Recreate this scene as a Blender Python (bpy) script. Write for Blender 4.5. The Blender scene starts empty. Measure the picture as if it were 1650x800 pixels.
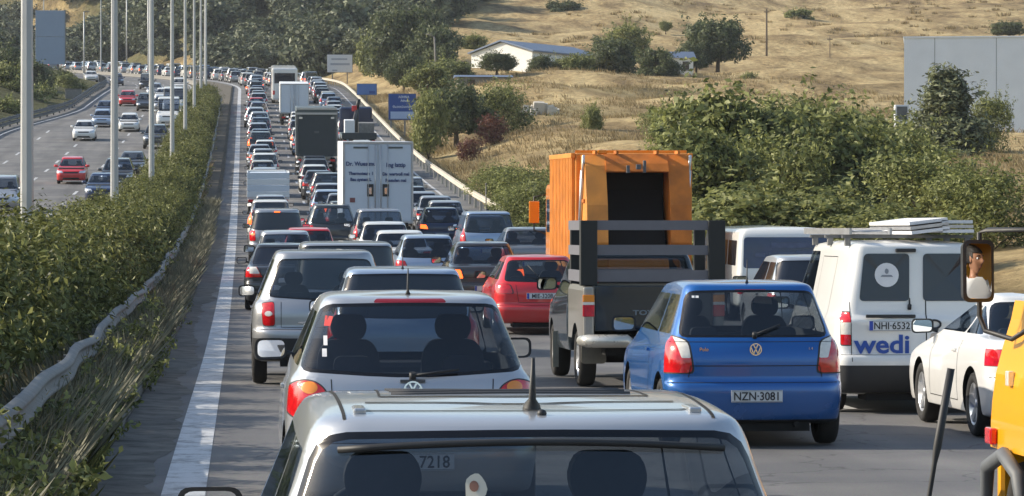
import bpy, bmesh, math, random
import numpy as np
from mathutils import Vector, Matrix
from mathutils.bvhtree import BVHTree
from mathutils import noise as mnoise
random.seed(7); rng = np.random.default_rng(7)
S = bpy.context.scene
COL = S.collection
R = math.radians
F = 5500.0            # focal length in photograph pixels (photograph 1650 wide)
CAMZ = 2.0
# ---------------------------------------------------------------- camera, sky, sun, exposure
cam_d = bpy.data.cameras.new("camera"); cam = bpy.data.objects.new("camera", cam_d); COL.objects.link(cam)
cam_d.sensor_width = 36.0; cam_d.lens = 36.0 * F / 1650.0
cam_d.clip_start = 0.1; cam_d.clip_end = 9000
cam.location = (0, 0, CAMZ)
YAW = math.atan((825 - 393) / F); PITCH = math.atan(32 / F)
cam.rotation_euler = (math.pi / 2 - PITCH, 0, -YAW)
S.camera = cam
SUN_EL, SUN_AZ = 29.0, 13.0       # sun to the left of the road and a little ahead
sd = Vector((-math.cos(R(SUN_EL)) * math.cos(R(SUN_AZ)), math.cos(R(SUN_EL)) * math.sin(R(SUN_AZ)), math.sin(R(SUN_EL))))
w = bpy.data.worlds.new("World"); S.world = w; w.use_nodes = True
nt = w.node_tree; bg = nt.nodes["Background"]
sky = nt.nodes.new("ShaderNodeTexSky"); sky.sky_type = 'NISHITA'; sky.sun_disc = False
sky.sun_elevation = R(SUN_EL); sky.sun_rotation = math.atan2(sd.x, sd.y)
sky.air_density = 1.2; sky.dust_density = 1.5; sky.ozone_density = 1.0
nt.links.new(sky.outputs[0], bg.inputs[0]); bg.inputs[1].default_value = 0.14
sl = bpy.data.lights.new("sun", 'SUN'); sl.energy = 4.6; sl.angle = R(0.5); sl.color = (1.0, 0.90, 0.75)
so = bpy.data.objects.new("sun", sl); COL.objects.link(so)
so.rotation_euler = sd.to_track_quat('Z', 'Y').to_euler(); so.location = (-40, 20, 60)
S.view_settings.view_transform = 'Standard'; S.view_settings.look = 'None'
S.view_settings.exposure = 0.5; S.view_settings.gamma = 1.0
S.view_settings.use_curve_mapping = False
S.cycles.max_bounces = 6; S.cycles.transparent_max_bounces = 12; S.cycles.caustics_reflective = False; S.cycles.caustics_refractive = False

# ---------------------------------------------------------------- profile of the road
def pchip(xs, ys):
    xs = np.array(xs, float); ys = np.array(ys, float); h = np.diff(xs); dl = np.diff(ys) / h
    m = np.zeros(len(xs)); m[0] = dl[0]; m[-1] = dl[-1]
    for i in range(1, len(xs) - 1):
        if dl[i-1] * dl[i] > 0:
            w1 = 2*h[i] + h[i-1]; w2 = h[i] + 2*h[i-1]; m[i] = (w1 + w2) / (w1/dl[i-1] + w2/dl[i])
    def f(x):
        x = np.asarray(x, float); xc = np.clip(x, xs[0], xs[-1])
        i = np.clip(np.searchsorted(xs, xc, side='right') - 1, 0, len(xs) - 2)
        t = (xc - xs[i]) / h[i]
        v = (2*t**3 - 3*t**2 + 1)*ys[i] + (t**3 - 2*t**2 + t)*h[i]*m[i] + (-2*t**3 + 3*t**2)*ys[i+1] + (t**3 - t**2)*h[i]*m[i+1]
        return v + np.where(x > xs[-1], (x - xs[-1]) * m[-1], 0) + np.where(x < xs[0], (x - xs[0]) * m[0], 0)
    return f
P = pchip([-200, 0, 48, 72, 100, 120, 141, 165, 190, 211, 250, 289, 330, 380, 450, 520, 600, 700, 1500, 3000],
          [0, 0, 0.0, .2, .72, 1.18, 1.88, 2.95, 4.3, 5.5, 8.1, 10.9, 13.9, 17.3, 21.3, 25.1, 29.6, 34.8, 70, 110])
def C(d): return -0.00074 * np.maximum(0, np.asarray(d, float) - 380) ** 2
def slope(d): return math.atan(float(P(d + 1) - P(d - 1)) / 2)
def head(d): return math.atan(-float(C(d + 1) - C(d - 1)) / 2)      # rotation about z
def px(x, y, X=None):
    """point of the road surface that the photograph shows at pixel (x, y): returns (X', d)"""
    lo, hi = 12.0, 640.0
    g = lambda d: 368 - (float(P(d)) - CAMZ) * F / d
    for _ in range(50):
        m = (lo + hi) / 2
        if g(m) > y: lo = m
        else: hi = m
    d = (lo + hi) / 2
    return (x - 393) * d / F - float(C(d)), d
def smooth(a, b, x): t = np.clip((np.asarray(x, float) - a) / (b - a), 0, 1); return t * t * (3 - 2 * t)
RR = pchip([-200, 60, 100, 160, 220, 300, 380, 450, 600, 900, 1500, 3000], [0.8, 0.9, 1.3, 1.9, 2.0, 2.0, 2.2, 5.5, 13, 38, 120, 300])
RL = pchip([-200, 100, 250, 400, 600, 700, 1000, 1500, 3000], [0.5, 1.2, 2.2, 2.5, 3.0, 6, 28, 100, 280])
EL = pchip([-200, 262, 322, 640], [19.7, 19.7, 15.8, 15.6])
def edge_r(d): return 11.6 + 3.6 * (1 - smooth(85, 135, d))
def terr(Xp, d):
    Xp = np.asarray(Xp, float); d = np.asarray(d, float)
    z = P(d) - 0.05
    er = edge_r(d)
    u_ = np.clip((Xp - er - .5) / (10.5 + 26 * smooth(400, 540, d)), 0, 1)
    z = z + u_ * u_ * (3 - 2 * u_) * RR(d) + smooth(0, -9, Xp + EL(d) + .8) * RL(d)
    z = z + smooth(700, 900, d) * smooth(30, 0, np.abs(Xp)) * RL(d)
    k = np.maximum(smooth(er, er + 8, Xp), smooth(0, -7, Xp + EL(d) + .8)) 
    far = smooth(380, 700, d)
    n = np.sin(Xp * .21 + d * .11) * .22 + np.sin(Xp * .09 - d * .17 + 1.3) * .3 + np.sin((Xp + d * .6) * .37) * .10
    n2 = np.sin((Xp * .9 - d * .55) * .10) * 2.0 + np.sin((Xp - d * .3) * .23 + 2) * .8 + np.sin((Xp * .5 + d) * .045) * 2.2
    z = z + 75 * smooth(-110, -620, d)  # unseen hill added behind the camera so mirrors and glass reflect less bright sky
    return z + k * (n * (0.6 + smooth(150, 300, d)) + n2 * far) - .0 * k
def tz(X, d): return float(terr(X - float(C(d)), d))

# ---------------------------------------------------------------- materials
MATS = {}
def nmat(name):
    m = bpy.data.materials.new(name); m.use_nodes = True
    return m, m.node_tree, m.node_tree.nodes["Principled BSDF"]
def setp(b, **k):
    for a, v in k.items():
        a = a.replace('_', ' ')
        if a in b.inputs:
            if isinstance(v, (tuple, list)) and len(v) == 3: v = (*v, 1)
            b.inputs[a].default_value = v
def mat(name, col=(.5, .5, .5), rough=.6, metal=0.0, var=0.0, scale=8.0, bump=0.0, coat=0.0, emit=None, spec=0.5, detail=6):
    if name in MATS: return MATS[name]
    m, t, b = nmat(name); setp(b, Base_Color=col, Roughness=rough, Metallic=metal, Coat_Weight=coat, Coat_Roughness=.08, Specular_IOR_Level=spec)
    if emit: setp(b, Emission_Color=emit[0]); b.inputs['Emission Strength'].default_value = emit[1]
    if var or bump:
        tc = t.nodes.new("ShaderNodeTexCoord"); nz = t.nodes.new("ShaderNodeTexNoise"); nz.inputs['Scale'].default_value = scale; nz.inputs['Detail'].default_value = detail
        t.links.new(tc.outputs['Object'], nz.inputs['Vector'])
        if var:
            mx = t.nodes.new("ShaderNodeMix"); mx.data_type = 'RGBA'
            mx.inputs[6].default_value = (*[max(0, c * (1 - var)) for c in col], 1); mx.inputs[7].default_value = (*[min(1, c * (1 + var)) for c in col], 1)
            t.links.new(nz.outputs['Fac'], mx.inputs[0]); t.links.new(mx.outputs[2], b.inputs['Base Color'])
            mr = t.nodes.new("ShaderNodeMapRange"); mr.inputs[3].default_value = max(0, rough - .12); mr.inputs[4].default_value = min(1, rough + .12)
            t.links.new(nz.outputs['Fac'], mr.inputs[0]); t.links.new(mr.outputs[0], b.inputs['Roughness'])
        if bump:
            bp = t.nodes.new("ShaderNodeBump"); bp.inputs['Strength'].default_value = bump; bp.inputs['Distance'].default_value = .02
            t.links.new(nz.outputs['Fac'], bp.inputs['Height']); t.links.new(bp.outputs[0], b.inputs['Normal'])
    MATS[name] = m; return m
def paint(name, col, metal=0.0, rough=.35, dust=.12):
    """car paint: clear coat, road dust towards the sills, dark lining on the inner face"""
    if name in MATS: return MATS[name]
    m, t, b = nmat(name); N = t.nodes.new; L = t.links.new
    setp(b, Metallic=metal, Roughness=rough, Coat_Weight=.8, Coat_Roughness=.05)
    tc = N("ShaderNodeTexCoord"); sp = N("ShaderNodeSeparateXYZ"); L(tc.outputs['Object'], sp.inputs[0])
    mr = N("ShaderNodeMapRange"); mr.inputs[1].default_value = .75; mr.inputs[2].default_value = .15; mr.inputs[3].default_value = dust * .35; mr.inputs[4].default_value = min(1, dust * 3.5)
    L(sp.outputs[2], mr.inputs[0])
    nz = N("ShaderNodeTexNoise"); nz.inputs['Scale'].default_value = 5; nz.inputs['Detail'].default_value = 7; L(tc.outputs['Object'], nz.inputs['Vector'])
    mu = N("ShaderNodeMath"); mu.operation = 'MULTIPLY'; L(mr.outputs[0], mu.inputs[0]); L(nz.outputs['Fac'], mu.inputs[1])
    mx = N("ShaderNodeMix"); mx.data_type = 'RGBA'; L(mu.outputs[0], mx.inputs[0]); mx.inputs[6].default_value = (*col, 1); mx.inputs[7].default_value = (.23, .2, .16, 1)
    L(mx.outputs[2], b.inputs['Base Color'])
    mr2 = N("ShaderNodeMapRange"); mr2.inputs[3].default_value = rough - .06; mr2.inputs[4].default_value = rough + .3; L(mu.outputs[0], mr2.inputs[0]); L(mr2.outputs[0], b.inputs['Roughness'])
    g = N("ShaderNodeNewGeometry"); df = N("ShaderNodeBsdfDiffuse"); df.inputs[0].default_value = (.09, .093, .10, 1)
    ms = N("ShaderNodeMixShader"); L(g.outputs['Backfacing'], ms.inputs[0]); L(b.outputs[0], ms.inputs[1]); L(df.outputs[0], ms.inputs[2])
    L(ms.outputs[0], t.nodes["Material Output"].inputs[0])
    MATS[name] = m; return m
def glass(name, tint, rough=.03):
    if name in MATS: return MATS[name]
    m, t, b = nmat(name); N = t.nodes.new; L = t.links.new
    tr = N("ShaderNodeBsdfTransparent"); tr.inputs[0].default_value = (*tint, 1)
    gl = N("ShaderNodeBsdfGlossy"); gl.inputs['Roughness'].default_value = rough; gl.inputs[0].default_value = (.9, .95, 1, 1)
    lw = N("ShaderNodeLayerWeight"); pw = N("ShaderNodeMath"); pw.operation = 'POWER'; pw.inputs[1].default_value = 5; L(lw.outputs['Facing'], pw.inputs[0])
    fr = N("ShaderNodeMath"); fr.operation = 'MULTIPLY_ADD'; fr.inputs[1].default_value = .93; fr.inputs[2].default_value = .07; L(pw.outputs[0], fr.inputs[0])
    ms = N("ShaderNodeMixShader"); L(fr.outputs[0], ms.inputs[0]); L(tr.outputs[0], ms.inputs[1]); L(gl.outputs[0], ms.inputs[2])
    L(ms.outputs[0], t.nodes["Material Output"].inputs[0]); MATS[name] = m; return m
WHITE = paint("paint_white", (.78, .78, .76)); SILVER = paint("paint_silver", (.42, .43, .45), .6, .36, .2)
SILVERL = paint("paint_light_silver", (.50, .525, .56), .5, .36, .18); GREY = paint("paint_grey", (.22, .23, .25), .5); DGREY = paint("paint_dark_grey", (.055, .06, .068), .4)
BLACK = paint("paint_black", (.012, .013, .016)); NAVY = paint("paint_navy", (.012, .03, .09), .2); BLUE = paint("paint_blue", (.006, .115, .40), .35, .30, .07)
RED = paint("paint_red", (.62, .012, .02), .05); BEIGE = paint("paint_beige", (.5, .46, .38), .3); DGREEN = paint("paint_dark_green", (.010, .022, .030), .2, .3, .10)
YELLOW = paint("paint_yellow", (.86, .39, .004), 0, .4, .06); ORANGE = paint("paint_orange", (.80, .26, .012), 0, .5, .5); LBLUE = paint("paint_pale_blue", (.35, .45, .6), .4)
M_WGLASS = glass("window_glass", (.50, .54, .57)); M_TINT = glass("tinted_glass", (.10, .12, .14))
M_QGLASS = glass('queue_glass', (.42, .47, .54), .05)
M_DGLASS = mat("dark_glass", (.012, .016, .026), .06, spec=.8)
M_TRIM = mat("black_plastic", (.022, .023, .025), .55, var=.3, scale=10)
M_FRIT = mat("black_edge_glass", (.008, .008, .01), .12)
M_GREYPL = mat("grey_plastic", (.10, .11, .12), .6, var=.25)
M_RUB = mat("tyre_rubber", (.022, .021, .02), .9, var=.4, scale=14, bump=.3)
M_ALLOY = mat("alloy", (.55, .56, .58), .35, .7, var=.2, scale=20)
M_CHROME = mat("chrome", (.75, .76, .78), .12, 1.0)
M_REDL = mat("red_lens", (.62, .01, .015), .12, coat=1, var=.5, scale=25)
M_REDD = mat("dark_red_lens", (.26, .006, .012), .12, coat=1)
M_LIT = mat("lit_brake_lens", (.8, .03, .01), .3, emit=((1, .12, .02), 2.5))
M_CLRL = mat("clear_lens", (.8, .76, .68), .1, coat=1, var=.2, scale=30)
M_AMB = mat("amber_lens", (.85, .28, .02), .15, coat=1)
M_HEADL = mat("headlamp_lens", (.72, .74, .76), .08, .4, coat=1)
M_PLATE = mat("plate_white", (.66, .68, .70), .5, var=.08); M_INK = mat("black_ink", (.02, .02, .025), .6)
M_EUBLUE = mat("plate_blue", (.02, .06, .4), .5)
M_SEAT = mat("seat_cloth", (.045, .048, .056), .9, var=.3, scale=30); M_SEATG = mat("seat_cloth_grey", (.12, .125, .13), .9, var=.3, scale=30)
M_INT = mat("cabin_lining", (.06, .06, .065), .9)
M_MIRROR = mat("mirror_glass", (.80, .82, .84), .01, 1.0)
M_SOOT = mat("underbody", (.012, .012, .012), .95)

# ---------------------------------------------------------------- mesh helpers
def tag(o, label=None, cat=None, group=None, kind=None):
    if label: o['label'] = label
    if cat: o['category'] = cat
    if group: o['group'] = group
    if kind: o['kind'] = kind
    return o
def empty(name, loc=(0, 0, 0), rot=(0, 0, 0), **k):
    o = bpy.data.objects.new(name, None); COL.objects.link(o); o.location = loc; o.rotation_euler = rot
    o.empty_display_size = .2
    return tag(o, **k)
def link(name, me, parent=None, loc=None, rot=None):
    o = bpy.data.objects.new(name, me); COL.objects.link(o)
    if parent: o.parent = parent
    if loc is not None: o.location = loc
    if rot is not None: o.rotation_euler = rot
    return o
class MB:
    def __init__(s): s.v = []; s.f = []; s.m = []; s.sm = []
    def add(s, vs, fs, mi=0, sm=False):
        n = len(s.v); s.v += [tuple(p) for p in vs]; s.f += [tuple(n + i for i in f) for f in fs]; s.m += [mi] * len(fs); s.sm += [sm] * len(fs); return s
    def box(s, x0, x1, y0, y1, z0, z1, mi=0, M=None, ch=0):
        if ch:
            c = ch; bm = bmesh.new(); bmesh.ops.create_cube(bm, size=1)
            for v in bm.verts: v.co = Vector(((x0+x1)/2 + v.co.x*(x1-x0), (y0+y1)/2 + v.co.y*(y1-y0), (z0+z1)/2 + v.co.z*(z1-z0)))
            bmesh.ops.bevel(bm, geom=bm.edges[:], offset=c, segments=2, profile=.5, affect='EDGES')
            bm.verts.ensure_lookup_table(); bm.faces.ensure_lookup_table()
            vs = [v.co.copy() for v in bm.verts]; fs = [[v.index for v in f.verts] for f in bm.faces]; bm.free()
        else:
            vs = [Vector((x, y, z)) for z in (z0, z1) for y in (y0, y1) for x in (x0, x1)]
            fs = [(0, 2, 3, 1), (4, 5, 7, 6), (0, 1, 5, 4), (2, 6, 7, 3), (0, 4, 6, 2), (1, 3, 7, 5)]
        if M: vs = [M @ v for v in vs]
        return s.add(vs, fs, mi, False)
    def prism(s, pts, axis, a, b, mi=0, sm=False):
        """polygon pts (2-D) extruded along axis ('x','y','z') from a to b; pts CCW"""
        n = len(pts)
        mk = {'x': lambda p, t: (t, p[0], p[1]), 'y': lambda p, t: (p[0], t, p[1]), 'z': lambda p, t: (p[0], p[1], t)}[axis]
        vs = [mk(p, a) for p in pts] + [mk(p, b) for p in pts]
        fs = [tuple(range(n))[::-1], tuple(range(n, 2*n))] + [(i, (i+1) % n, n + (i+1) % n, n + i) for i in range(n)]
        if axis == 'y': fs = [f[::-1] for f in fs]
        return s.add(vs, fs, mi, sm)
    def tube(s, pts, r, n=8, mi=0, cap=True, sm=True):
        pts = [Vector(p) for p in pts]; rs = r if isinstance(r, (list, tuple)) else [r] * len(pts)
        vs = []; up = None
        for i, p in enumerate(pts):
            t = (pts[min(i+1, len(pts)-1)] - pts[max(i-1, 0)]).normalized()
            if up is None: up = Vector((0, 0, 1)) if abs(t.z) < .9 else Vector((1, 0, 0))
            a = t.cross(up).normalized(); b = a.cross(t).normalized(); up = b
            vs += [p + (a * math.cos(2*math.pi*k/n) + b * math.sin(2*math.pi*k/n)) * rs[i] for k in range(n)]
        fs = [(i*n + k, i*n + (k+1) % n, (i+1)*n + (k+1) % n, (i+1)*n + k) for i in range(len(pts)-1) for k in range(n)]
        s.add(vs, fs, mi, sm)
        if cap:
            m = len(s.v) - len(vs); s.f += [tuple(m + k for k in range(n))[::-1], tuple(m + (len(pts)-1)*n + k for k in range(n))]; s.m += [mi]*2; s.sm += [False]*2
        return s
    def lathe(s, prof, M, n=24, mi=0, sm=True, mis=None):
        """profile [(r, h)] turned about local z, placed by matrix M"""
        vs = [M @ Vector((r*math.cos(2*math.pi*k/n), r*math.sin(2*math.pi*k/n), h)) for r, h in prof for k in range(n)]
        for i in range(len(prof)-1):
            fs = [(i*n + k, i*n + (k+1) % n, (i+1)*n + (k+1) % n, (i+1)*n + k) for k in range(n)]
            if i == 0: base = len(s.v); s.add(vs, [], 0)
            s.f += [tuple(base + q for q in f) for f in fs]; s.m += [mis[i] if mis else mi] * n; s.sm += [sm] * n
        return s
    def ball(s, c, r, mi=0, n=12, m=8):
        r = r if isinstance(r, (tuple, list)) else (r, r, r)
        vs = [(c[0] + r[0]*math.sin(math.pi*j/m)*math.cos(2*math.pi*i/n), c[1] + r[1]*math.sin(math.pi*j/m)*math.sin(2*math.pi*i/n), c[2] + r[2]*math.cos(math.pi*j/m)) for j in range(m+1) for i in range(n)]
        fs = [(j*n + i, (j+1)*n + i, (j+1)*n + (i+1) % n, j*n + (i+1) % n) for j in range(m) for i in range(n)]
        return s.add(vs, fs, mi, True)
    def mesh(s, name, mats):
        me = bpy.data.meshes.new(name); me.from_pydata(s.v, [], s.f)
        for m in mats: me.materials.append(m)
        me.polygons.foreach_set('material_index', s.m); me.polygons.foreach_set('use_smooth', s.sm)
        me.update(); return me
    def build(s, name, mats, parent=None, loc=None, rot=None):
        if not isinstance(mats, (list, tuple)): mats = [mats]
        return link(name, s.mesh(name, mats), parent, loc, rot)
def copy_tree(o, parent=None, name=None):
    c = o.copy(); COL.objects.link(c); c.parent = parent
    for ch in KIDS.get(o.name, []):
        copy_tree(ch, c)
    return c
KIDS = {}
def index_kids():
    KIDS.clear()
    for o in S.objects:
        if o.parent: KIDS.setdefault(o.parent.name, []).append(o)
def text_mesh(name, body, size, material, parent, loc, rot=(math.pi/2, 0, 0), bold=0.0, align='CENTER', sx=1.0, ext=.002):
    cu = bpy.data.curves.new(name, 'FONT'); cu.body = body; cu.size = size; cu.align_x = align; cu.offset = bold; cu.extrude = ext; cu.resolution_u = 3
    tmp = bpy.data.objects.new("t", cu); COL.objects.link(tmp)
    me = bpy.data.meshes.new_from_object(tmp.evaluated_get(bpy.context.evaluated_depsgraph_get()))
    COL.objects.unlink(tmp); bpy.data.objects.remove(tmp)
    me.materials.clear(); me.materials.append(material)
    o = link(name, me, parent, loc, rot); o.scale = (sx, 1, 1); return o
ORD = ["first", "second", "third", "fourth", "fifth", "sixth", "seventh", "eighth", "ninth", "tenth", "eleventh", "twelfth", "thirteenth", "fourteenth", "fifteenth", "sixteenth", "seventeenth", "eighteenth", "nineteenth", "twentieth"]
def ordinal(n):
    if n <= 20: return ORD[n-1]
    t = {2: "twent", 3: "thirt", 4: "fort", 5: "fift", 6: "sixt"}[n // 10]
    return t + "ieth" if n % 10 == 0 else t + "y-" + ORD[n % 10 - 1]
# ---------------------------------------------------------------- car body shells
def shell(rows, sub=3, K=(9, 5, 34, 5, 9), taper=.05):
    """closed half-symmetric body. rows: (w, y0, y1, z0, z1, rear radius, front radius, rear bulge, arch)"""
    A = np.array(rows, float); n = len(A); u = np.arange(n)
    fs = [pchip(u, A[:, k]) for k in range(A.shape[1])]
    uu = np.linspace(0, n - 1, (n - 1) * sub + 1); Q = np.stack([f(uu) for f in fs], 1)
    Ls = A[:, 2].max()
    grid = []
    for (w, y0, y1, z0, z1, rr, rf, br, ar) in Q:
        rr = min(rr, w * .8, (y1 - y0) * .3); rf = min(rf, w * .8, (y1 - y0) * .3)
        pts = []; bw = w - rr
        for k in range(K[0]):
            x = bw * k / K[0]; pts.append((x, y0 + br * (x / max(w, .01)) ** 2))
        yb = y0 + br * (bw / max(w, .01)) ** 2
        for k in range(K[1]):
            a = math.pi / 2 * k / K[1]; pts.append((bw + rr * math.sin(a), yb + rr * (1 - math.cos(a))))
        bwf = w - rf; bf = .06 * min(1, w); yf = y1 - bf * (bwf / max(w, .01)) ** 2
        ya, yz = yb + rr, yf - rf
        for k in range(K[2]): pts.append((w, ya + (yz - ya) * k / K[2]))
        for k in range(K[3]):
            a = math.pi / 2 * k / K[3]; pts.append((bwf + rf * math.cos(a), yf - rf + rf * math.sin(a)))
        for k in range(K[4] + 1):
            x = bwf * (1 - k / K[4]); pts.append((x, y1 - bf * (x / max(w, .01)) ** 2))
        row = []
        for x, y in pts:
            t = (y - y0) / max(1e-6, y1 - y0)
            z = z0 + (z1 - z0) * t + ar * 4 * t * (1 - t)
            row.append((x * (1 - taper * abs((y - Ls/2) / (Ls/2)) ** 4), y, z))
        grid.append(row)
    nc = len(grid[0]); nr = len(grid)
    bm = bmesh.new(); idx = []
    for row in grid:
        right = [bm.verts.new(p) for p in row]
        left = [right[0] if i == 0 else (right[i] if i == nc - 1 else bm.verts.new((-p[0], p[1], p[2]))) for i, p in enumerate(row)]
        idx.append((right, left))
    for r in range(nr - 1):
        for i in range(nc - 1):
            a, b = idx[r][0], idx[r+1][0]; bm.faces.new((a[i], a[i+1], b[i+1], b[i]))
            a, b = idx[r][1], idx[r+1][1]; bm.faces.new((a[i+1], a[i], b[i], b[i+1]))
    for rr_, flip in ((0, True), (nr - 1, False)):
        a, b = idx[rr_]
        for i in range(nc - 1):
            q = [a[i], a[i+1], b[i+1], b[i]]
            q2 = []
            for v in q:
                if v not in q2: q2.append(v)
            if len(q2) > 2: bm.faces.new(q2[::-1] if flip else q2)
    bm.normal_update()
    for f in bm.faces: f.smooth = True
    return bm
def to_obj(bm, nslots=2):
    me = bpy.data.meshes.new("tmp"); bm.to_mesh(me)
    for _ in range(nslots): me.materials.append(None)
    o = bpy.data.objects.new("tmp", me); COL.objects.link(o); return o
def boolean(bm, cutter_bm, op='DIFFERENCE'):
    a = to_obj(bm); b = to_obj(cutter_bm)
    md = a.modifiers.new("b", 'BOOLEAN'); md.operation = op; md.object = b; md.solver = 'EXACT'
    ev = a.evaluated_get(bpy.context.evaluated_depsgraph_get())
    out = bmesh.new(); out.from_mesh(ev.to_mesh()); ev.to_mesh_clear()
    for o in (a, b):
        me = o.data; bpy.data.objects.remove(o); bpy.data.meshes.remove(me)
    return out
def cyl_bm(c, r, x0, x1, n=32, mi=1):
    bm = bmesh.new()
    A = [bm.verts.new((x0, c[0] + r*math.cos(2*math.pi*k/n), c[1] + r*math.sin(2*math.pi*k/n))) for k in range(n)]
    B = [bm.verts.new((x1, c[0] + r*math.cos(2*math.pi*k/n), c[1] + r*math.sin(2*math.pi*k/n))) for k in range(n)]
    fs = [bm.faces.new((A[k], A[(k+1) % n], B[(k+1) % n], B[k])) for k in range(n)] + [bm.faces.new(A[::-1]), bm.faces.new(B)]
    for f in fs: f.material_index = mi
    bmesh.ops.recalc_face_normals(bm, faces=bm.faces[:]); return bm
def arches(bm, wheels, r, w, depth=.24):
    for (y, z) in wheels:
        for s in (-1, 1):
            xs = sorted((s * (w - depth), s * (w + .3))); c = cyl_bm((y, z), r, xs[0], xs[1]); bm2 = boolean(bm, c); bm.free(); c.free(); bm = bm2
    bm.normal_update(); return bm
def rnd(pts, r=.03, n=3):
    """round the corners of a convex polygon"""
    out = []; m = len(pts)
    rs = r if isinstance(r, (list, tuple)) else [r] * m
    for i in range(m):
        p = Vector(pts[i]); a = Vector(pts[i-1]); b = Vector(pts[(i+1) % m])
        da = (a - p); db = (b - p); k = min(rs[i], da.length * .45, db.length * .45)
        s = p + da.normalized() * k; e = p + db.normalized() * k
        for j in range(n + 1):
            t = j / n; out.append(tuple(s * (1-t)**2 + p * 2*t*(1-t) + e * t*t))
    return out
def ell(cx, cz, rx, rz, n=16): return [(cx + rx*math.cos(2*math.pi*k/n), cz + rz*math.sin(2*math.pi*k/n)) for k in range(n)]
AX = {'r': (lambda v: (v.x, v.z), lambda f: f.normal.y < -.12), 'f': (lambda v: (v.x, v.z), lambda f: f.normal.y > .12),
      'L': (lambda v: (v.y, v.z), lambda f: f.normal.x < -.3), 'R': (lambda v: (v.y, v.z), lambda f: f.normal.x > .3), 't': (lambda v: (v.x, v.y), lambda f: f.normal.z > .7)}
def cut(bm, side, outline, mi, on=(0,), lim=None):
    proj, test = AX[side]
    ar = sum(outline[i][0]*outline[(i+1) % len(outline)][1] - outline[(i+1) % len(outline)][0]*outline[i][1] for i in range(len(outline)))
    if ar < 0: outline = outline[::-1]
    a0 = min(p[0] for p in outline); a1 = max(p[0] for p in outline); b0 = min(p[1] for p in outline); b1 = max(p[1] for p in outline)
    fs = []
    for f in bm.faces:
        if f.material_index not in on or not test(f) or (lim and not lim(f.calc_center_median())): continue
        q = [proj(v.co) for v in f.verts]
        if max(c[0] for c in q) < a0 or min(c[0] for c in q) > a1 or max(c[1] for c in q) < b0 or min(c[1] for c in q) > b1: continue
        fs.append(f)
    n = len(outline)
    mk = (lambda a, b: Vector((a, 0, b))) if side in 'rf' else ((lambda a, b: Vector((0, a, b))) if side in 'LR' else (lambda a, b: Vector((a, b, 0))))
    for i in range(n):
        if not fs: break
        p, q = outline[i], outline[(i+1) % n]
        dx, dy = q[0]-p[0], q[1]-p[1]
        l = math.hypot(dx, dy)
        if l < 1e-5: continue
        no = mk(dy / l, -dx / l); co = mk(*p)
        geom = list({e for f in fs for e in f.edges}) + list({v for f in fs for v in f.verts}) + fs
        res = bmesh.ops.bisect_plane(bm, geom=geom, dist=1e-5, plane_co=co, plane_no=no)
        fs = [g for g in res['geom'] if isinstance(g, bmesh.types.BMFace) and (g.calc_center_median() - co).dot(no) < 0]
    for f in fs: f.material_index = mi
    return fs
def split(bm, groups, prefix=""):
    """groups: part name -> {region index: material}; returns [(name, mesh)]"""
    out = []
    bm.verts.index_update()
    for name, regs in groups:
        fs = [f for f in bm.faces if f.material_index in regs]
        if not fs: continue
        keys = list(regs); vmap = {}; vs = []; faces = []; mi = []
        for f in fs:
            q = []
            for v in f.verts:
                if v not in vmap: vmap[v] = len(vs); vs.append(v.co.copy())
                q.append(vmap[v])
            faces.append(q); mi.append(keys.index(f.material_index))
        me = bpy.data.meshes.new(name); me.from_pydata(vs, [], faces)
        for k in keys: me.materials.append(regs[k])
        me.polygons.foreach_set('material_index', mi); me.polygons.foreach_set('use_smooth', [f.smooth and len(f.verts) < 9 for f in fs])
        me.update()
        try: me.set_sharp_from_angle(angle=R(38))
        except Exception: pass
        out.append((name, me))
    return out
def surf_line(bvh, pts, side, wd=.006, off=.002, step=.04):
    """thin dark ribbon (a panel gap) laid on the body along a 2-D path"""
    dirs = {'r': (Vector((0, 1, 0)), lambda a, b: Vector((a, -3, b))), 'L': (Vector((1, 0, 0)), lambda a, b: Vector((-3, a, b))), 'R': (Vector((-1, 0, 0)), lambda a, b: Vector((3, a, b))), 't': (Vector((0, 0, -1)), lambda a, b: Vector((a, b, 4)))}
    dr, mk = dirs[side]; P3 = []
    for i in range(len(pts)-1):
        a = Vector(pts[i]); b = Vector(pts[i+1]); n = max(1, int((b-a).length / step))
        for k in range(n + (i == len(pts)-2)):
            p = a.lerp(b, k / n); h = bvh.ray_cast(mk(p.x, p.y), dr)
            if h[0] is not None: P3.append((h[0], h[1]))
    vs = []; fs = []
    for i, (p, nn) in enumerate(P3):
        t = (P3[min(i+1, len(P3)-1)][0] - P3[max(i-1, 0)][0])
        if nn.dot(dr) > 0: nn = -nn
        s = t.cross(nn)
        s = s.normalized() * wd / 2 if s.length > 1e-9 else Vector((wd/2, 0, 0))
        vs += [p + nn*off - s, p + nn*off + s]
        if i: fs.append((2*i-2, 2*i-1, 2*i+1, 2*i))
    return vs, fs
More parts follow.
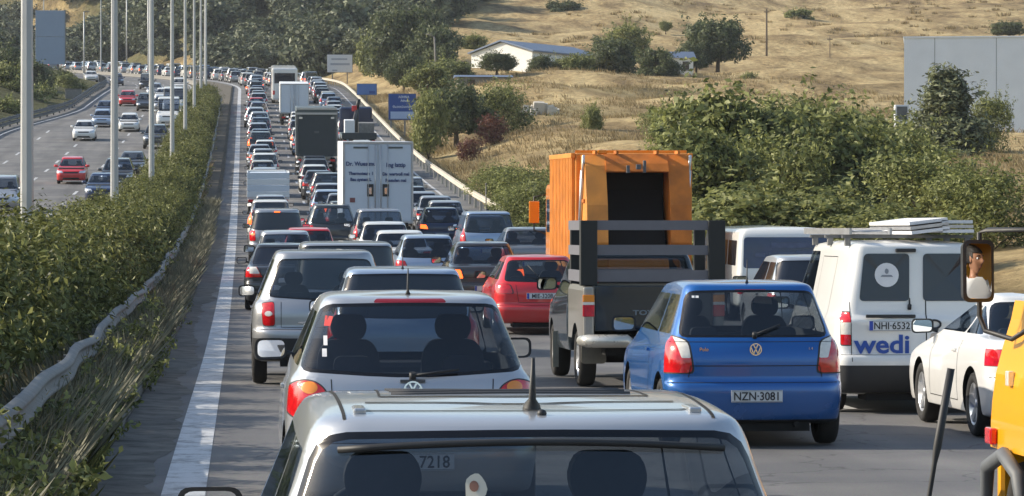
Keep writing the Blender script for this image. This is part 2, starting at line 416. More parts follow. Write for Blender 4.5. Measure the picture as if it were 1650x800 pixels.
def wheel_meshes(r=.30, wd=.19, spokes=5, cap=False, n=28):
    M = Matrix.Rotation(math.pi/2, 4, 'Y')
    t = MB(); h = wd/2
    t.lathe([(r*.66, -h*.8), (r*.86, -h), (r*.96, -h*.85), (r, -h*.5), (r, h*.5), (r*.96, h*.85), (r*.86, h), (r*.66, h*.8), (r*.66, -h*.8)], M, n)
    rim = MB()
    rim.lathe([(r*.66, h*.8), (r*.62, h*.78), (r*.60, h*.3), (r*.1, h*.2), (.001, h*.2)], M, n, mis=[0, 0, 1, 1])
    rim.lathe([(.001, h*.62), (r*.14, h*.60), (r*.16, h*.3)], M, n)
    for k in range(spokes):
        a = 2*math.pi*k/spokes; ww = r*.62/spokes*1.5
        Mk = Matrix.Rotation(a, 4, 'X')
        vs = [Mk @ Vector(p) for p in ((h*.55, -ww*.6, r*.1), (h*.55, ww*.6, r*.1), (h*.75, ww*.75, r*.62), (h*.75, -ww*.75, r*.62), (h*.2, -ww*.6, r*.1), (h*.2, ww*.6, r*.1), (h*.2, ww*.75, r*.62), (h*.2, -ww*.75, r*.62))]
        rim.add(vs, [(0, 3, 2, 1), (0, 4, 7, 3), (1, 2, 6, 5), (3, 7, 6, 2)])
    return t.mesh("tyre", [M_RUB]), rim.mesh("rim", [M_ALLOY, M_SOOT])
WH = {}
def add_wheels(root, wheels, w, r, spokes=5, wd=.19, inset=.02):
    key = (r, spokes, wd)
    if key not in WH: WH[key] = wheel_meshes(r, wd, spokes)
    ty, rim = WH[key]
    for (y, _) in wheels:
        for s in (-1, 1):
            o = link("wheel", ty, root, (s * (w - wd/2 - inset), y, r), (0, 0, 0 if s > 0 else math.pi))
            link("rim", rim, o)
def plate(root, txt, loc, wd=.52, ht=.11, eu=True, tilt=0, two=False):
    m = MB(); m.box(-wd/2, wd/2, -.004, .004, -ht/2, ht/2)
    if eu: m.box(-wd/2 + .005, -wd/2 + .045, -.0065, -.003, -ht/2 + .006, ht/2 - .006, 1)
    for z in (-ht/2 + .004, ht/2 - .007): m.box(-wd/2 + .004, wd/2 - .004, -.0058, -.003, z, z + .003, 2)
    p = m.build("number_plate", [M_PLATE, M_EUBLUE, M_INK], root, loc, (tilt, 0, 0))
    if txt: text_mesh("plate_lettering", txt, ht * .98, M_INK, p, (.02 if eu else 0, -.0065, -ht*.33), bold=.0012, sx=.92)
    return p
def seats(root, ys, W, zb, rear_hr=True, cloth=None, hr=.0):
    """front seats, rear bench and dashboard inside the cabin"""
    cl = cloth or M_SEAT
    yf, yr = ys
    for s in (-1, 1):
        m = MB(); cx = s * .36
        m.prism(rnd([(cx-.25, .35), (cx+.25, .35), (cx+.21, zb+.06), (cx+.15, zb+.15), (cx-.15, zb+.15), (cx-.21, zb+.06)], .07), 'y', yf, yf+.12, 0, False)
        m.prism(rnd([(cx-.10, zb+.15), (cx+.10, zb+.15), (cx+.13, zb+.24), (cx+.10, zb+.32), (cx-.10, zb+.32), (cx-.13, zb+.24)], .05), 'y', yf-.02, yf+.09)
        m.box(cx-.25, cx+.25, yf+.1, yf+.6, .3, .48, ch=.04)
        m.build("front_seat", cl, root)
    m = MB(); m.box(-.6, .6, yr, yr+.13, .35, zb-.04, ch=.04); m.box(-.6, .6, yr+.1, yr+.55, .3, .5, ch=.04)
    if rear_hr:
        for cx in (-.36, .36): m.prism(rnd([(cx-.13, zb-.04), (cx+.13, zb-.04), (cx+.12, zb+.07), (cx-.12, zb+.07)], .05), 'y', yr-.01, yr+.08)
    m.build("rear_bench", cl, root)
    m = MB(); m.box(-W*.86, W*.86, yf+1.0, yf+1.45, .5, zb-.03, ch=.05)
    m.tube([(-.36 + .18*math.cos(a), yf+.83 + .05*math.sin(a), zb-.02 + .18*math.sin(a)) for a in np.linspace(0, 2*math.pi, 20)], .014, 6)
    m.build("dashboard", M_INT, root)
def mirrors(root, w, y, z, pm, big=1.0):
    for s in (-1, 1):
        m = MB(); cx = s * (w + .11*big); b = .115*big; h = .075*big
        m.add([], [])
        out = rnd([(cx-b, z-h), (cx+b, z-h*.9), (cx+b, z+h), (cx-b, z+h)], .05*big, 4)
        n = len(out); vs = [(a, y, c) for a, c in out] + [(cx + (a-cx)*.9, y+.06, z + (c-z)*.9) for a, c in out] + [(cx + (a-cx)*.45, y+.12, z + (c-z)*.5) for a, c in out]
        fs = [(i, (i+1) % n, n+(i+1) % n, n+i)[::-1] for i in range(n)] + [(n+i, n+(i+1) % n, 2*n+(i+1) % n, 2*n+i)[::-1] for i in range(n)] + [tuple(range(2*n, 3*n))[::-1]]
        m.add(vs, fs, 0, True)
        m.tube([(s*(w-.06), y+.06, z-.05), (s*(w+.05), y+.06, z-.02)], .025, 6, 1)
        hs = m.build("wing_mirror", [pm, M_TRIM], root)
        g = MB(); ins = [(cx + (a-cx)*.84, y+.004, z + (c-z)*.8) for a, c in out]; g.add([(a, y, c) for a, c in out] + ins, [(i, (i+1) % n, n+(i+1) % n, n+i) for i in range(n)], 1)
        g.add(ins, [tuple(range(n))], 0); g.build("mirror_glass", [M_MIRROR, M_TRIM], hs)
def vw_badge(root, c, r, tilt=0):
    m = MB(); n = 24
    for a0, a1 in ((.84, 1.0),):
        for k in range(n):
            t0, t1 = 2*math.pi*k/n, 2*math.pi*(k+1)/n
            vs = [(r*a*math.cos(t), yy, r*a*math.sin(t)) for yy in (-.004, 0) for a, t in ((a0, t0), (a1, t0), (a1, t1), (a0, t1))]
            m.add(vs, [(0, 1, 2, 3), (0, 4, 5, 1), (1, 5, 6, 2), (3, 2, 6, 7)])
    def stroke(a, b, w=.09):
        a = Vector(a) * r; b = Vector(b) * r; d = (b-a).normalized(); p = Vector((-d.y, d.x)) * w * r
        m.prism([tuple(a-p), tuple(b-p), tuple(b+p), tuple(a+p)], 'y', -.004, 0)
    stroke((-.38, .78), (0, .08)); stroke((.38, .78), (0, .08))
    stroke((-.78, .34), (-.36, -.72)); stroke((-.36, -.72), (0, .02)); stroke((.36, -.72), (0, .02)); stroke((.78, .34), (.36, -.72))
    return m.build("badge", [M_CHROME], root, c, (tilt, 0, 0))

def car(name, T, pm, detail=False, glassm=None, seat=None):
    """T: type dictionary. Local origin: ground under the middle of the rear bumper, +y forward."""
    L, W2, H = T['L'], T['W'] / 2, T['H']; zb = T['zb']; hl = T['hl']; kind = T['kind']; yr = T['yr']; hz = T.get('hz', .84)
    w = W2
    yb = T.get('yb', .12); rb = T.get('rb', .05); rc = T.get('rc', .17); g = T.get('gnd', .20); bz = T.get('bz', .60)
    tw = T.get('tw', .70)                      # roof half width / body half width
    zc = zb + .03; cow = L - hl; rfy = cow - T.get('ws', .75)
    top = H
    rows = [(w*.88, .25, L-.25, g, g, .12, .2, 0, 0), (w*.96, .07, L-.10, g+.03, g+.02, rc, .2, rb, 0),
            (w*.99, .01, L-.02, g+.18, g+.16, rc, .28, rb, 0), (w, 0, L, bz-.08, bz-.1, rc, .30, rb, 0),
            (w, .012, L-.01, bz-.005, bz-.03, rc, .30, rb, 0), (w*.998, .05, L-.03, bz+.03, bz+.02, rc, .30, rb, 0),
            (w*.99, .055, L-.06, (bz+zb)/2+.02, (bz+hz)/2 - .03, rc, .30, rb, 0)]
    if kind == 'sedan':
        rows += [(w*.965, .08, L-.16, zb-.03, hz-.08, rc, .3, rb, 0), (w*.935, .14, L-.34, zb+.015, hz-.03, .2, .3, rb, 0),
                 (w*.92, .45, L-.62, zb+.035, hz+.01, .16, .2, .05, 0), (w*.885, T['yw'], cow, zb+.05, zc, .14, .2, .05, 0)]
        base = (w*.885, T['yw'])
    else:
        rows += [(w*.97, yb-.03, L-.16, zb-.05, hz-.08, rc, .3, rb, 0), (w*.945, yb, L-.36, zb, hz-.03, rc, .3, rb, 0),
                 (w*.905, yb+.02, cow, zc, zc, rc*.9, .2, rb, 0)]
        base = (w*.905, yb+.02)
    zt = H - .075
    for t in (.35, .7):
        rows.append((base[0] + (w*tw - base[0])*t, base[1] + (yr - base[1])*t, cow + (rfy - cow)*t, zc + (zt - zc)*t, zc + (zt - zc)*t, rc*.8, .16, rb, 0.0))
    rows += [(w*tw, yr, rfy, zt, zt - .01, rc*.7, .14, rb*.9, .015), (w*tw - .03, yr+.03, rfy-.04, H-.045, H-.055, rc*.6, .12, rb*.8, .025),
             (w*tw - .10, yr+.10, rfy-.12, H-.028, H-.04, .1, .1, .05, .03), (w*tw*.5, yr+.25, rfy-.3, H-.02, H-.03, .06, .06, .03, .025), (.03, yr+.5, rfy-.6, H-.012, H-.02, .01, .01, 0, .02)]
    if T.get('rowfix'): rows = T['rowfix'](rows)
    bm = shell(rows, 3 if detail else 2, (10, 5, 34, 5, 9) if detail else (6, 4, 20, 4, 6))
    r = T['r']; wheels = [(T['wy'], r), (T['wy'] + T['wb'], r)]
    bm = arches(bm, wheels, r + .055, w)
    bvh0 = BVHTree.FromBMesh(bm)
    # glass
    lo = T.get('glo', zc + .02); hi = T.get('ghi', H - .11)
    gw0 = T.get('gw0', base[0] - .09 if kind != 'sedan' else base[0] - .10); gw1 = T.get('gw1', w*tw - .02)
    dz = T.get('dip', .02)
    fr = T.get('frit', .022)
    if T.get('rearglass', True):
        o = T.get('rg') or [(-gw0, lo), (0, lo - dz), (gw0, lo), (gw1, hi), (0, hi + .012), (-gw1, hi)]
        big = [(x*(1 + fr/gw0), z + (fr if z > (lo+hi)/2 else -fr)) for x, z in o]
        lf = (lambda c: c.z > zb - .12) 
        cut(bm, 'r', rnd(big, [.08, .3, .08, .08, .3, .08]), 2, lim=lf); cut(bm, 'r', rnd(o, [.07, .3, .07, .07, .3, .07]), 3, (2,), lim=lf)
    fw = w*.80; cut(bm, 'f', rnd([(-fw, zc+.03), (fw, zc+.03), (w*tw-.05, H-.12), (-w*tw+.05, H-.12)], .06), 4, lim=lambda c: c.y > L*.5)
    # side glass
    s0 = base[1] + .32 if kind != 'sedan' else base[1] + .10
    s0t = yr + (.20 if kind != 'sedan' else .10); s1 = cow - .10; s1t = rfy + .03
    z0, z1 = zc + .025, H - .125
    if T.get('side', True):
        def top_at(t): return s0t + (s1t - s0t) * t
        def bot_at(t): return s0 + (s1 - s0) * t
        cuts_ = T.get('pill', (.36, )) ; br = [0] + list(cuts_) + [1]
        for i in range(len(br)-1):
            if i in T.get('sideskip', ()): continue
            a, b = br[i], br[i+1]; e = .025
            q = [(bot_at(a) + (e if i else 0), z0), (bot_at(b) - (e if i < len(br)-2 else 0), z0), (top_at(b) - (e if i < len(br)-2 else 0), z1), (top_at(a) + (e if i else 0), z1)]
            if i and abs(q[0][0] - q[3][0]) > .02: m_ = (q[0][0] + q[3][0]) / 2; q[0] = (m_, z0); q[3] = (m_, z1)
            if i < len(br)-2: m_ = (q[1][0] + q[2][0]) / 2; q[1] = (m_, z0); q[2] = (m_, z1)
            for k, sd_ in enumerate('LR'): cut(bm, sd_, rnd(q, .04), 5 + k, lim=lambda c: c.z > zb - .05)
    groups = [("body", {0: pm, 1: M_SOOT, 2: M_FRIT, 10: M_TRIM})]
    gm = glassm or M_DGLASS
    groups += [("rear_window", {3: gm}), ("windscreen", {4: T.get('wsm') or gm}), ("side_window", {5: gm}), ("side_window", {6: gm})]
    # lamps
    tl = T.get('tl', [(w*.62, bz+.10), (w*.95, bz+.12), (w*1.2, zb-.02), (w*.70, zb-.05)]); on = (0,)
    inner = T.get('tli')
    for k, s in enumerate((-1, 1)):
        o = rnd([(s*a, b) for a, b in tl], T.get('tlr', .03))
        cx = sum(p[0] for p in o)/len(o); cz = sum(p[1] for p in o)/len(o)
        cut(bm, 'r', [(cx + (a-cx)*1.07, cz + (b-cz)*1.07) for a, b in o], 10, on); cut(bm, 'r', o, 20 + k, (10,))
        sdf = 'LR'[k]
        if inner:
            for q, (pts, mi) in enumerate(inner): cut(bm, 'r', rnd([(s*a, b) for a, b in pts], .015), 30 + 2*q + k, (20 + k,))
        regs = {20 + k: T.get('tlm', M_REDL)}
        if inner:
            for q, (pts, mi) in enumerate(inner): regs[30 + 2*q + k] = mi
        groups.append(("tail_light", regs))
        hlp = [(s*w*.52, hz-.22), (s*w*1.2, hz-.20), (s*w*1.2, hz-.08), (s*w*.6, hz-.10)]
        cut(bm, 'f', rnd(hlp, .03), 24 + k, (0,)); groups.append(("headlight", {24 + k: M_HEADL}))
    cut(bm, 'f', rnd([(-w*.45, hz-.24), (w*.45, hz-.24), (w*.5, hz-.15), (-w*.5, hz-.15)], .02), 26, (0,)); groups.append(("grille", {26: M_TRIM}))
    cut(bm, 'f', rnd([(-w*.6, g+.06), (w*.6, g+.06), (w*.5, g+.17), (-w*.5, g+.17)], .02), 26, (0,))
    for (sd_, pts, mi) in T.get('trim', []): cut(bm, sd_, rnd(pts, .015), mi, (0,))
    if 29 in [t[2] for t in T.get('trim', [])]: groups.append(("bumper", {29: M_TRIM}))
    if 28 in [t[2] for t in T.get('trim', [])]: groups.append(("brake_light", {28: M_REDD}))
    root = empty(name)
    for nm, me in split(bm, groups):
        link(nm, me, root)
    bm.free()
    # panel gaps
    g_ = MB(); door = cow - .18
    lines = [('r', [(-w*.99, bz+.012), (w*.99, bz+.012)])] + T.get('lines', [])
    for sd_ in 'LR':
        b1 = T.get('pill', (.36,)); nd = [s0 + (s1 - s0) * t for t in b1]
        for y in nd[-2:] + [cow - .12]: lines.append((sd_, [(y, g+.12), (y, zb-.01)]))
        lines.append((sd_, [(nd[-2] if len(nd) > 1 else nd[-1], g+.12), (cow-.12, g+.12)]))
    for ln in lines:
        vs, fs = surf_line(bvh0, ln[1], ln[0], ln[2] if len(ln) > 2 else .009); g_.add(vs, fs)
    g_.build("panel_gap", M_SOOT, root)
    add_wheels(root, wheels, w, r, T.get('spokes', 5))
    for s in (-1, 1):
        h_ = MB(); yy = s0 + (s1 - s0)*T.get('pill', (.36,))[-1] + .10; h_.box(s*(w-.012) - .012, s*(w-.012) + .012, yy, yy+.16, zb-.13, zb-.10, ch=.006)
        h_.build("door_handle", pm if detail else M_TRIM, root)
    mirrors(root, w*.93, cow - .02, zc + .05, T.get('mm') or pm, T.get('mbig', 1.0))
    if T.get('cabin'): seats(root, T['cabin'], w, zc, cloth=seat)
    u = MB(); u.box(-w*.6, w*.6, .12, .6, g-.06, g+.05); u.tube([(w*.45, .02, g), (w*.45, .3, g)], .028, 8); u.build("underbody", M_SOOT, root)
    return root, bvh0
# ---------------------------------------------------------------- kinds of car
T_HATCH = dict(kind='hatch', L=3.9, W=1.65, H=1.46, zb=.90, hl=1.02, yr=.42, r=.30, wy=.62, wb=2.46, cabin=(2.0, .85))
T_POLO9 = dict(kind='hatch', L=3.9, W=1.65, H=1.465, zb=.94, hl=1.02, yr=.40, r=.30, wy=.60, wb=2.46, cabin=(1.9, .85), bz=.56, rb=.07, rc=.2, tw=.72, gw0=.66, gw1=.56, dip=.0,
    tl=[(.56, .66), (1.1, .66), (1.1, .90), (.80, 1.00), (.60, .94)], tlr=.05, tli=[([(.58, .79), (.66, .79), (.72, .98), (.55, .98)], M_CLRL)],
    lines=[('r', [(-.60, .62), (-.58, .72), (.58, .72), (.60, .62)], .008), ('r', [(-.75, .93), (.75, .93)], .006)],
    trim=[('r', [(-.15, 1.372), (.15, 1.372), (.14, 1.39), (-.14, 1.39)], 28), ('r', [(-.9, .20), (.9, .20), (.9, .245), (-.9, .245)], 10)])
T_FOX = dict(kind='hatch', L=3.9, W=1.66, H=1.47, zb=.95, hl=1.0, yr=.44, r=.30, wy=.60, wb=2.46, cabin=(1.75, .85), bz=.52, rb=.08, rc=.22, tw=.70, gw0=.71, gw1=.56, dip=.045, ghi=1.375,
    tl=ell(.685, .80, .145, .125, 16), tlr=.02, tlm=M_REDL, tli=[(ell(.66, .88, .055, .04, 10), M_AMB)],
    trim=[('r', [(-.24, 1.405), (.24, 1.405), (.22, 1.432), (-.22, 1.432)], 28)],
    lines=[('r', [(-.52, .93), (-.50, .60), (.50, .60), (.52, .93)], .007)])
T_MICRO = dict(kind='hatch', L=3.75, W=1.62, H=1.50, zb=.93, hl=.95, yr=.36, r=.29, wy=.55, wb=2.4, cabin=(1.7, .8), rb=.10, rc=.26, tw=.72, dip=.04, mbig=1.2,
    tl=[(.62, .62), (1.1, .62), (1.1, .86), (.68, .86)], gw0=.66, gw1=.57, ghi=1.385)
T_SUV = dict(kind='hatch', L=4.7, W=1.87, H=1.72, zb=1.06, hl=1.25, yr=.26, r=.37, wy=.85, wb=2.8, bz=.70, rb=.12, rc=.30, gnd=.30, tw=.67, hz=1.0, cabin=(2.4, 1.1), pill=(.30, .62), gw0=.70, gw1=.56, dip=.05, glo=1.14, ghi=1.58,
    tl=rnd([(.63, .76), (.78, .76), (.80, 1.04), (.64, 1.06)], .04), tlr=.005, tli=[(ell(.71, .91, .05, .035, 10), M_CLRL)], trim=[('r', [(-1, .32), (1, .32), (1, .60), (-1, .60)], 29)],
    lines=[('r', [(-.55, 1.06), (-.55, .74), (.55, .74), (.55, 1.06)], .008)])
T_WAGON = dict(kind='hatch', L=4.5, W=1.74, H=1.50, zb=.95, hl=1.15, yr=.40, r=.31, wy=.80, wb=2.6, pill=(.30, .62), tl=[(.60, .70), (1.2, .70), (1.2, 1.0), (.70, 1.0)], cabin=(2.1, 1.1))
T_MPV = dict(kind='hatch', L=4.25, W=1.76, H=1.64, zb=1.0, hl=.90, yr=.26, r=.31, wy=.70, wb=2.6, pill=(.30, .62), rc=.2, tw=.74, tl=[(.68, .72), (1.2, .72), (1.2, 1.22), (.74, 1.18)], cabin=(2.0, 1.0))
T_SEDAN = dict(kind='sedan', L=4.4, W=1.72, H=1.43, zb=.93, hl=1.2, yr=1.15, yw=.72, r=.31, wy=.85, wb=2.6, pill=(.45,), tl=[(.50, .70), (1.2, .70), (1.2, .90), (.56, .88)], tw=.68, cabin=(2.1, 1.35),
    lines=[('r', [(-.5, .92), (-.5, .72), (.5, .72), (.5, .92)])])
T_RED = dict(kind='hatch', L=4.0, W=1.70, H=1.42, zb=.93, hl=1.1, yr=.62, r=.30, wy=.75, wb=2.5, tw=.68, rb=.10, rc=.24, bz=.52, cabin=(2.1, 1.0), gw0=.64, gw1=.53,
    tl=[(.50, .74), (1.2, .78), (1.2, .93), (.56, .91)], tlr=.05, lines=[('r', [(-.45, .90), (-.40, .58), (.40, .58), (.45, .90)], .008)])
T_COUPE = dict(kind='sedan', L=4.25, W=1.74, H=1.36, zb=.92, hl=1.35, yr=1.35, yw=.78, r=.31, wy=.85, wb=2.5, pill=(.30,), tw=.62, spokes=5, hz=.80, ws=.9, bz=.58, rc=.25, cabin=(1.95, 1.3), ghi=1.25,
    tl=[(.5, .70), (1.2, .70), (1.2, .86), (.56, .85)])
T_SMALLVAN = dict(kind='hatch', L=4.15, W=1.72, H=1.80, zb=1.0, hl=.85, yr=.14, yb=.07, r=.31, wy=.75, wb=2.6, pill=(.5, .62), tw=.80, rc=.14, rb=.03, ws=.7, side=True,
    tl=[(.70, .66), (.82, .66), (.84, 1.0), (.71, 1.0)], cabin=(2.3, 1.6))
T_VAN = dict(kind='hatch', L=4.25, W=1.76, H=1.84, zb=1.04, hl=.75, yr=.16, yb=.07, r=.31, wy=.72, wb=2.65, sideskip=(0, 1), pill=(.60, .64), tw=.74, rc=.15, rb=.03, ws=.65, bz=.62, rearglass=False,
    tl=[(.69, .74), (.80, .74), (.80, 1.09), (.70, 1.09)], tlr=.02, tli=[([(.6, .85), (.9, .85), (.9, .98), (.6, .98)], M_CLRL)],
    trim=[('r', [(-1.2, .22), (1.2, .22), (1.2, .52), (-1.2, .52)], 29)],
    lines=[('r', [(.12, .54), (.12, 1.70)], .012), ('r', [(-.70, 1.20), (-.69, .56)], .008), ('L', [(1.0, .62), (1.9, .62), (1.9, 1.68), (1.0, 1.68), (1.0, .62)], .008)])
T_BIGVAN = dict(kind='hatch', L=5.0, W=1.95, H=2.3, zb=1.2, hl=.85, yr=.12, yb=.07, r=.34, wy=.9, wb=3.1, pill=(.70, .73), tw=.86, rc=.14, rb=.03, ws=.8, hz=1.05, bz=.6, gnd=.28, side=True,
    tl=[(.80, .75), (1.2, .75), (1.2, 1.15), (.84, 1.15)])
KINDS = {'hatchback': T_HATCH, 'small hatchback': T_MICRO, 'saloon': T_SEDAN, 'estate car': T_WAGON, 'people carrier': T_MPV, 'off-roader': T_SUV, 'small van': T_SMALLVAN, 'tall van': T_BIGVAN}
# ---------------------------------------------------------------- ground, road, hedge, guardrail
def attr_sheet(name, Xs, Ds, zf, mats, sm=True, uvn=None, curve=True):
    Xg, Dg = np.meshgrid(Xs, Ds); Z = zf(Xg, Dg); W = Xg + (C(Dg) if curve else 0)
    nx = len(Xs); nd = len(Ds)
    me = bpy.data.meshes.new(name)
    v = np.stack([W.ravel(), Dg.ravel(), Z.ravel()], 1)
    i = (np.arange(nd-1)[:, None]*nx + np.arange(nx-1)[None]).ravel()
    f = np.stack([i, i+1, i+nx+1, i+nx], 1)
    me.from_pydata(v.tolist(), [], f.tolist()); me.polygons.foreach_set('use_smooth', [sm]*len(f))
    a = me.attributes.new('road', 'FLOAT_VECTOR', 'POINT'); a.data.foreach_set('vector', np.stack([Xg.ravel(), Dg.ravel(), 0*Xg.ravel()], 1).ravel())
    for m in (mats if isinstance(mats, (list, tuple)) else [mats]): me.materials.append(m)
    o = link(name, me); tag(o, kind='structure'); return o, Xg, Dg
def ground_material():
    m, t, b = nmat("dry_grass_ground"); N = t.nodes.new; L = t.links.new
    tc = N("ShaderNodeTexCoord"); at = N("ShaderNodeAttribute"); at.attribute_name = 'veg'
    def noise(scale, det=8, vec=None, rough=.6):
        n = N("ShaderNodeTexNoise"); n.inputs['Scale'].default_value = scale; n.inputs['Detail'].default_value = det; n.inputs['Roughness'].default_value = rough
        L(vec or tc.outputs['Object'], n.inputs['Vector']); return n.outputs['Fac']
    mp = N("ShaderNodeMapping"); mp.inputs['Scale'].default_value = (1, .35, 1); mp.inputs['Rotation'].default_value = (0, 0, .5); L(tc.outputs['Object'], mp.inputs[0])
    r1 = N("ShaderNodeValToRGB"); L(noise(.16, 10, mp.outputs[0], .68), r1.inputs[0])
    cs = [(.30, (.14, .10, .06)), (.40, (.25, .185, .10)), (.50, (.44, .335, .18)), (.62, (.60, .48, .27)), (.80, (.50, .42, .27))]
    e = r1.color_ramp.elements
    e[0].position, e[0].color = cs[0][0], (*cs[0][1], 1); e[1].position, e[1].color = cs[-1][0], (*cs[-1][1], 1)
    for p, c in cs[1:-1]: q = e.new(p); q.color = (*c, 1)
    r2 = N("ShaderNodeValToRGB"); L(noise(1.4, 12, None, .75), r2.inputs[0]); r2.color_ramp.elements[0].position = .33; r2.color_ramp.elements[0].color = (.35, .33, .3, 1); r2.color_ramp.elements[1].position = .62; r2.color_ramp.elements[1].color = (1.15, 1.12, 1.05, 1)
    mu = N("ShaderNodeMix"); mu.data_type = 'RGBA'; mu.blend_type = 'MULTIPLY'; mu.inputs[0].default_value = .75; L(r1.outputs[0], mu.inputs[6]); L(r2.outputs[0], mu.inputs[7])
    gr = N("ShaderNodeValToRGB"); L(noise(.5, 8), gr.inputs[0]); gr.color_ramp.elements[0].color = (.022, .034, .014, 1); gr.color_ramp.elements[1].color = (.10, .12, .05, 1); gr.color_ramp.elements[0].position = .35; gr.color_ramp.elements[1].position = .7
    mx = N("ShaderNodeMix"); mx.data_type = 'RGBA'; L(at.outputs['Fac'], mx.inputs[0]); L(mu.outputs[2], mx.inputs[6]); L(gr.outputs[0], mx.inputs[7])
    L(mx.outputs[2], b.inputs['Base Color']); b.inputs['Roughness'].default_value = 1; b.inputs['Specular IOR Level'].default_value = .1
    bp = N("ShaderNodeBump"); bp.inputs['Strength'].default_value = 1; bp.inputs['Distance'].default_value = .7; L(noise(.8, 10, None, .7), bp.inputs['Height']); L(bp.outputs[0], b.inputs['Normal'])
    return m
def road_material(name, old=False):
    m, t, b = nmat(name); N = t.nodes.new; L = t.links.new
    at = N("ShaderNodeAttribute"); at.attribute_name = 'road'; sp = N("ShaderNodeSeparateXYZ"); L(at.outputs['Vector'], sp.inputs[0])
    tc = N("ShaderNodeTexCoord")
    n1 = N("ShaderNodeTexNoise"); n1.inputs['Scale'].default_value = 60; n1.inputs['Detail'].default_value = 3; L(tc.outputs['Object'], n1.inputs['Vector'])
    mp = N("ShaderNodeMapping"); mp.inputs['Scale'].default_value = (1.2, .08, 1); L(tc.outputs['Object'], mp.inputs[0])
    n2 = N("ShaderNodeTexNoise"); n2.inputs['Scale'].default_value = 1.0; n2.inputs['Detail'].default_value = 7; L(mp.outputs[0], n2.inputs['Vector'])
    r = N("ShaderNodeValToRGB"); L(n2.outputs['Fac'], r.inputs[0]); r.color_ramp.elements[0].position = .3; r.color_ramp.elements[1].position = .72
    r.color_ramp.elements[0].color = (.115, .114, .116, 1); r.color_ramp.elements[1].color = (.175, .172, .168, 1)
    # oil track down the middle of each lane
    w = N("ShaderNodeMath"); w.operation = 'PINGPONG'; w.inputs[1].default_value = 1.75; ad = N("ShaderNodeMath"); ad.inputs[1].default_value = .55; L(sp.outputs[0], ad.inputs[0]); L(ad.outputs[0], w.inputs[0])
    mr = N("ShaderNodeMapRange"); mr.inputs[1].default_value = 1.1; mr.inputs[2].default_value = 1.75; mr.inputs[3].default_value = 1.0; mr.inputs[4].default_value = .8; L(w.outputs[0], mr.inputs[0])
    mu = N("ShaderNodeMix"); mu.data_type = 'RGBA'; mu.blend_type = 'MULTIPLY'; mu.inputs[0].default_value = 1; L(r.outputs[0], mu.inputs[6]); L(mr.outputs[0], mu.inputs[7])
    m3 = N("ShaderNodeMix"); m3.data_type = 'RGBA'; m3.blend_type = 'OVERLAY'; m3.inputs[0].default_value = .5; L(mu.outputs[2], m3.inputs[6]); L(n1.outputs['Color'], m3.inputs[7])
    L(m3.outputs[2], b.inputs['Base Color']); b.inputs['Roughness'].default_value = .85
    # old patches, dark oil blots and hairline cracks
    n4 = N("ShaderNodeTexNoise"); n4.inputs['Scale'].default_value = .35; n4.inputs['Detail'].default_value = 3; L(tc.outputs['Object'], n4.inputs['Vector'])
    r4 = N("ShaderNodeValToRGB"); L(n4.outputs['Fac'], r4.inputs[0]); r4.color_ramp.elements[0].position = .42; r4.color_ramp.elements[1].position = .58; r4.color_ramp.elements[0].color = (.78, .78, .80, 1); r4.color_ramp.elements[1].color = (1.08, 1.06, 1.03, 1)
    vo = N("ShaderNodeTexVoronoi"); vo.feature = 'DISTANCE_TO_EDGE'; vo.inputs['Scale'].default_value = .45; nv = N("ShaderNodeTexNoise"); nv.inputs['Scale'].default_value = 1.5; nv.inputs['Detail'].default_value = 6; L(tc.outputs['Object'], nv.inputs['Vector'])
    av_ = N("ShaderNodeMix"); av_.data_type = 'RGBA'; av_.blend_type = 'ADD'; av_.inputs[0].default_value = 1; L(tc.outputs['Object'], av_.inputs[6]); L(nv.outputs['Color'], av_.inputs[7]); L(av_.outputs[2], vo.inputs['Vector'])
    rc_ = N("ShaderNodeValToRGB"); L(vo.outputs['Distance'], rc_.inputs[0]); rc_.color_ramp.elements[0].position = .004; rc_.color_ramp.elements[1].position = .012; rc_.color_ramp.elements[0].color = (.45, .45, .45, 1); rc_.color_ramp.elements[1].color = (1, 1, 1, 1)
    m4 = N("ShaderNodeMix"); m4.data_type = 'RGBA'; m4.blend_type = 'MULTIPLY'; m4.inputs[0].default_value = 1; L(m3.outputs[2], m4.inputs[6]); L(r4.outputs[0], m4.inputs[7])
    m5 = N("ShaderNodeMix"); m5.data_type = 'RGBA'; m5.blend_type = 'MULTIPLY'; m5.inputs[0].default_value = .7; L(m4.outputs[2], m5.inputs[6]); L(rc_.outputs[0], m5.inputs[7])
    L(m5.outputs[2], b.inputs['Base Color'])
    bp = N("ShaderNodeBump"); bp.inputs['Strength'].default_value = .4; bp.inputs['Distance'].default_value = .01; L(n1.outputs['Fac'], bp.inputs['Height']); L(bp.outputs[0], b.inputs['Normal'])
    return m
def line_material():
    m, t, b = nmat("road_paint"); N = t.nodes.new; L = t.links.new
    tc = N("ShaderNodeTexCoord"); n = N("ShaderNodeTexNoise"); n.inputs['Scale'].default_value = 3; n.inputs['Detail'].default_value = 12; n.inputs['Roughness'].default_value = .75; L(tc.outputs['Object'], n.inputs['Vector'])
    r = N("ShaderNodeValToRGB"); L(n.outputs['Fac'], r.inputs[0]); r.color_ramp.elements[0].position = .38; r.color_ramp.elements[1].position = .52
    r.color_ramp.elements[0].color = (.20, .20, .20, 1); r.color_ramp.elements[1].color = (.52, .53, .54, 1)
    L(r.outputs[0], b.inputs['Base Color']); b.inputs['Roughness'].default_value = .7; return m
Ds = np.concatenate([np.arange(-900, -160, 40), np.arange(-160, 0, 20), np.arange(0, 760, 3.0), np.arange(760, 1600, 14), np.arange(1600, 3300, 90)])
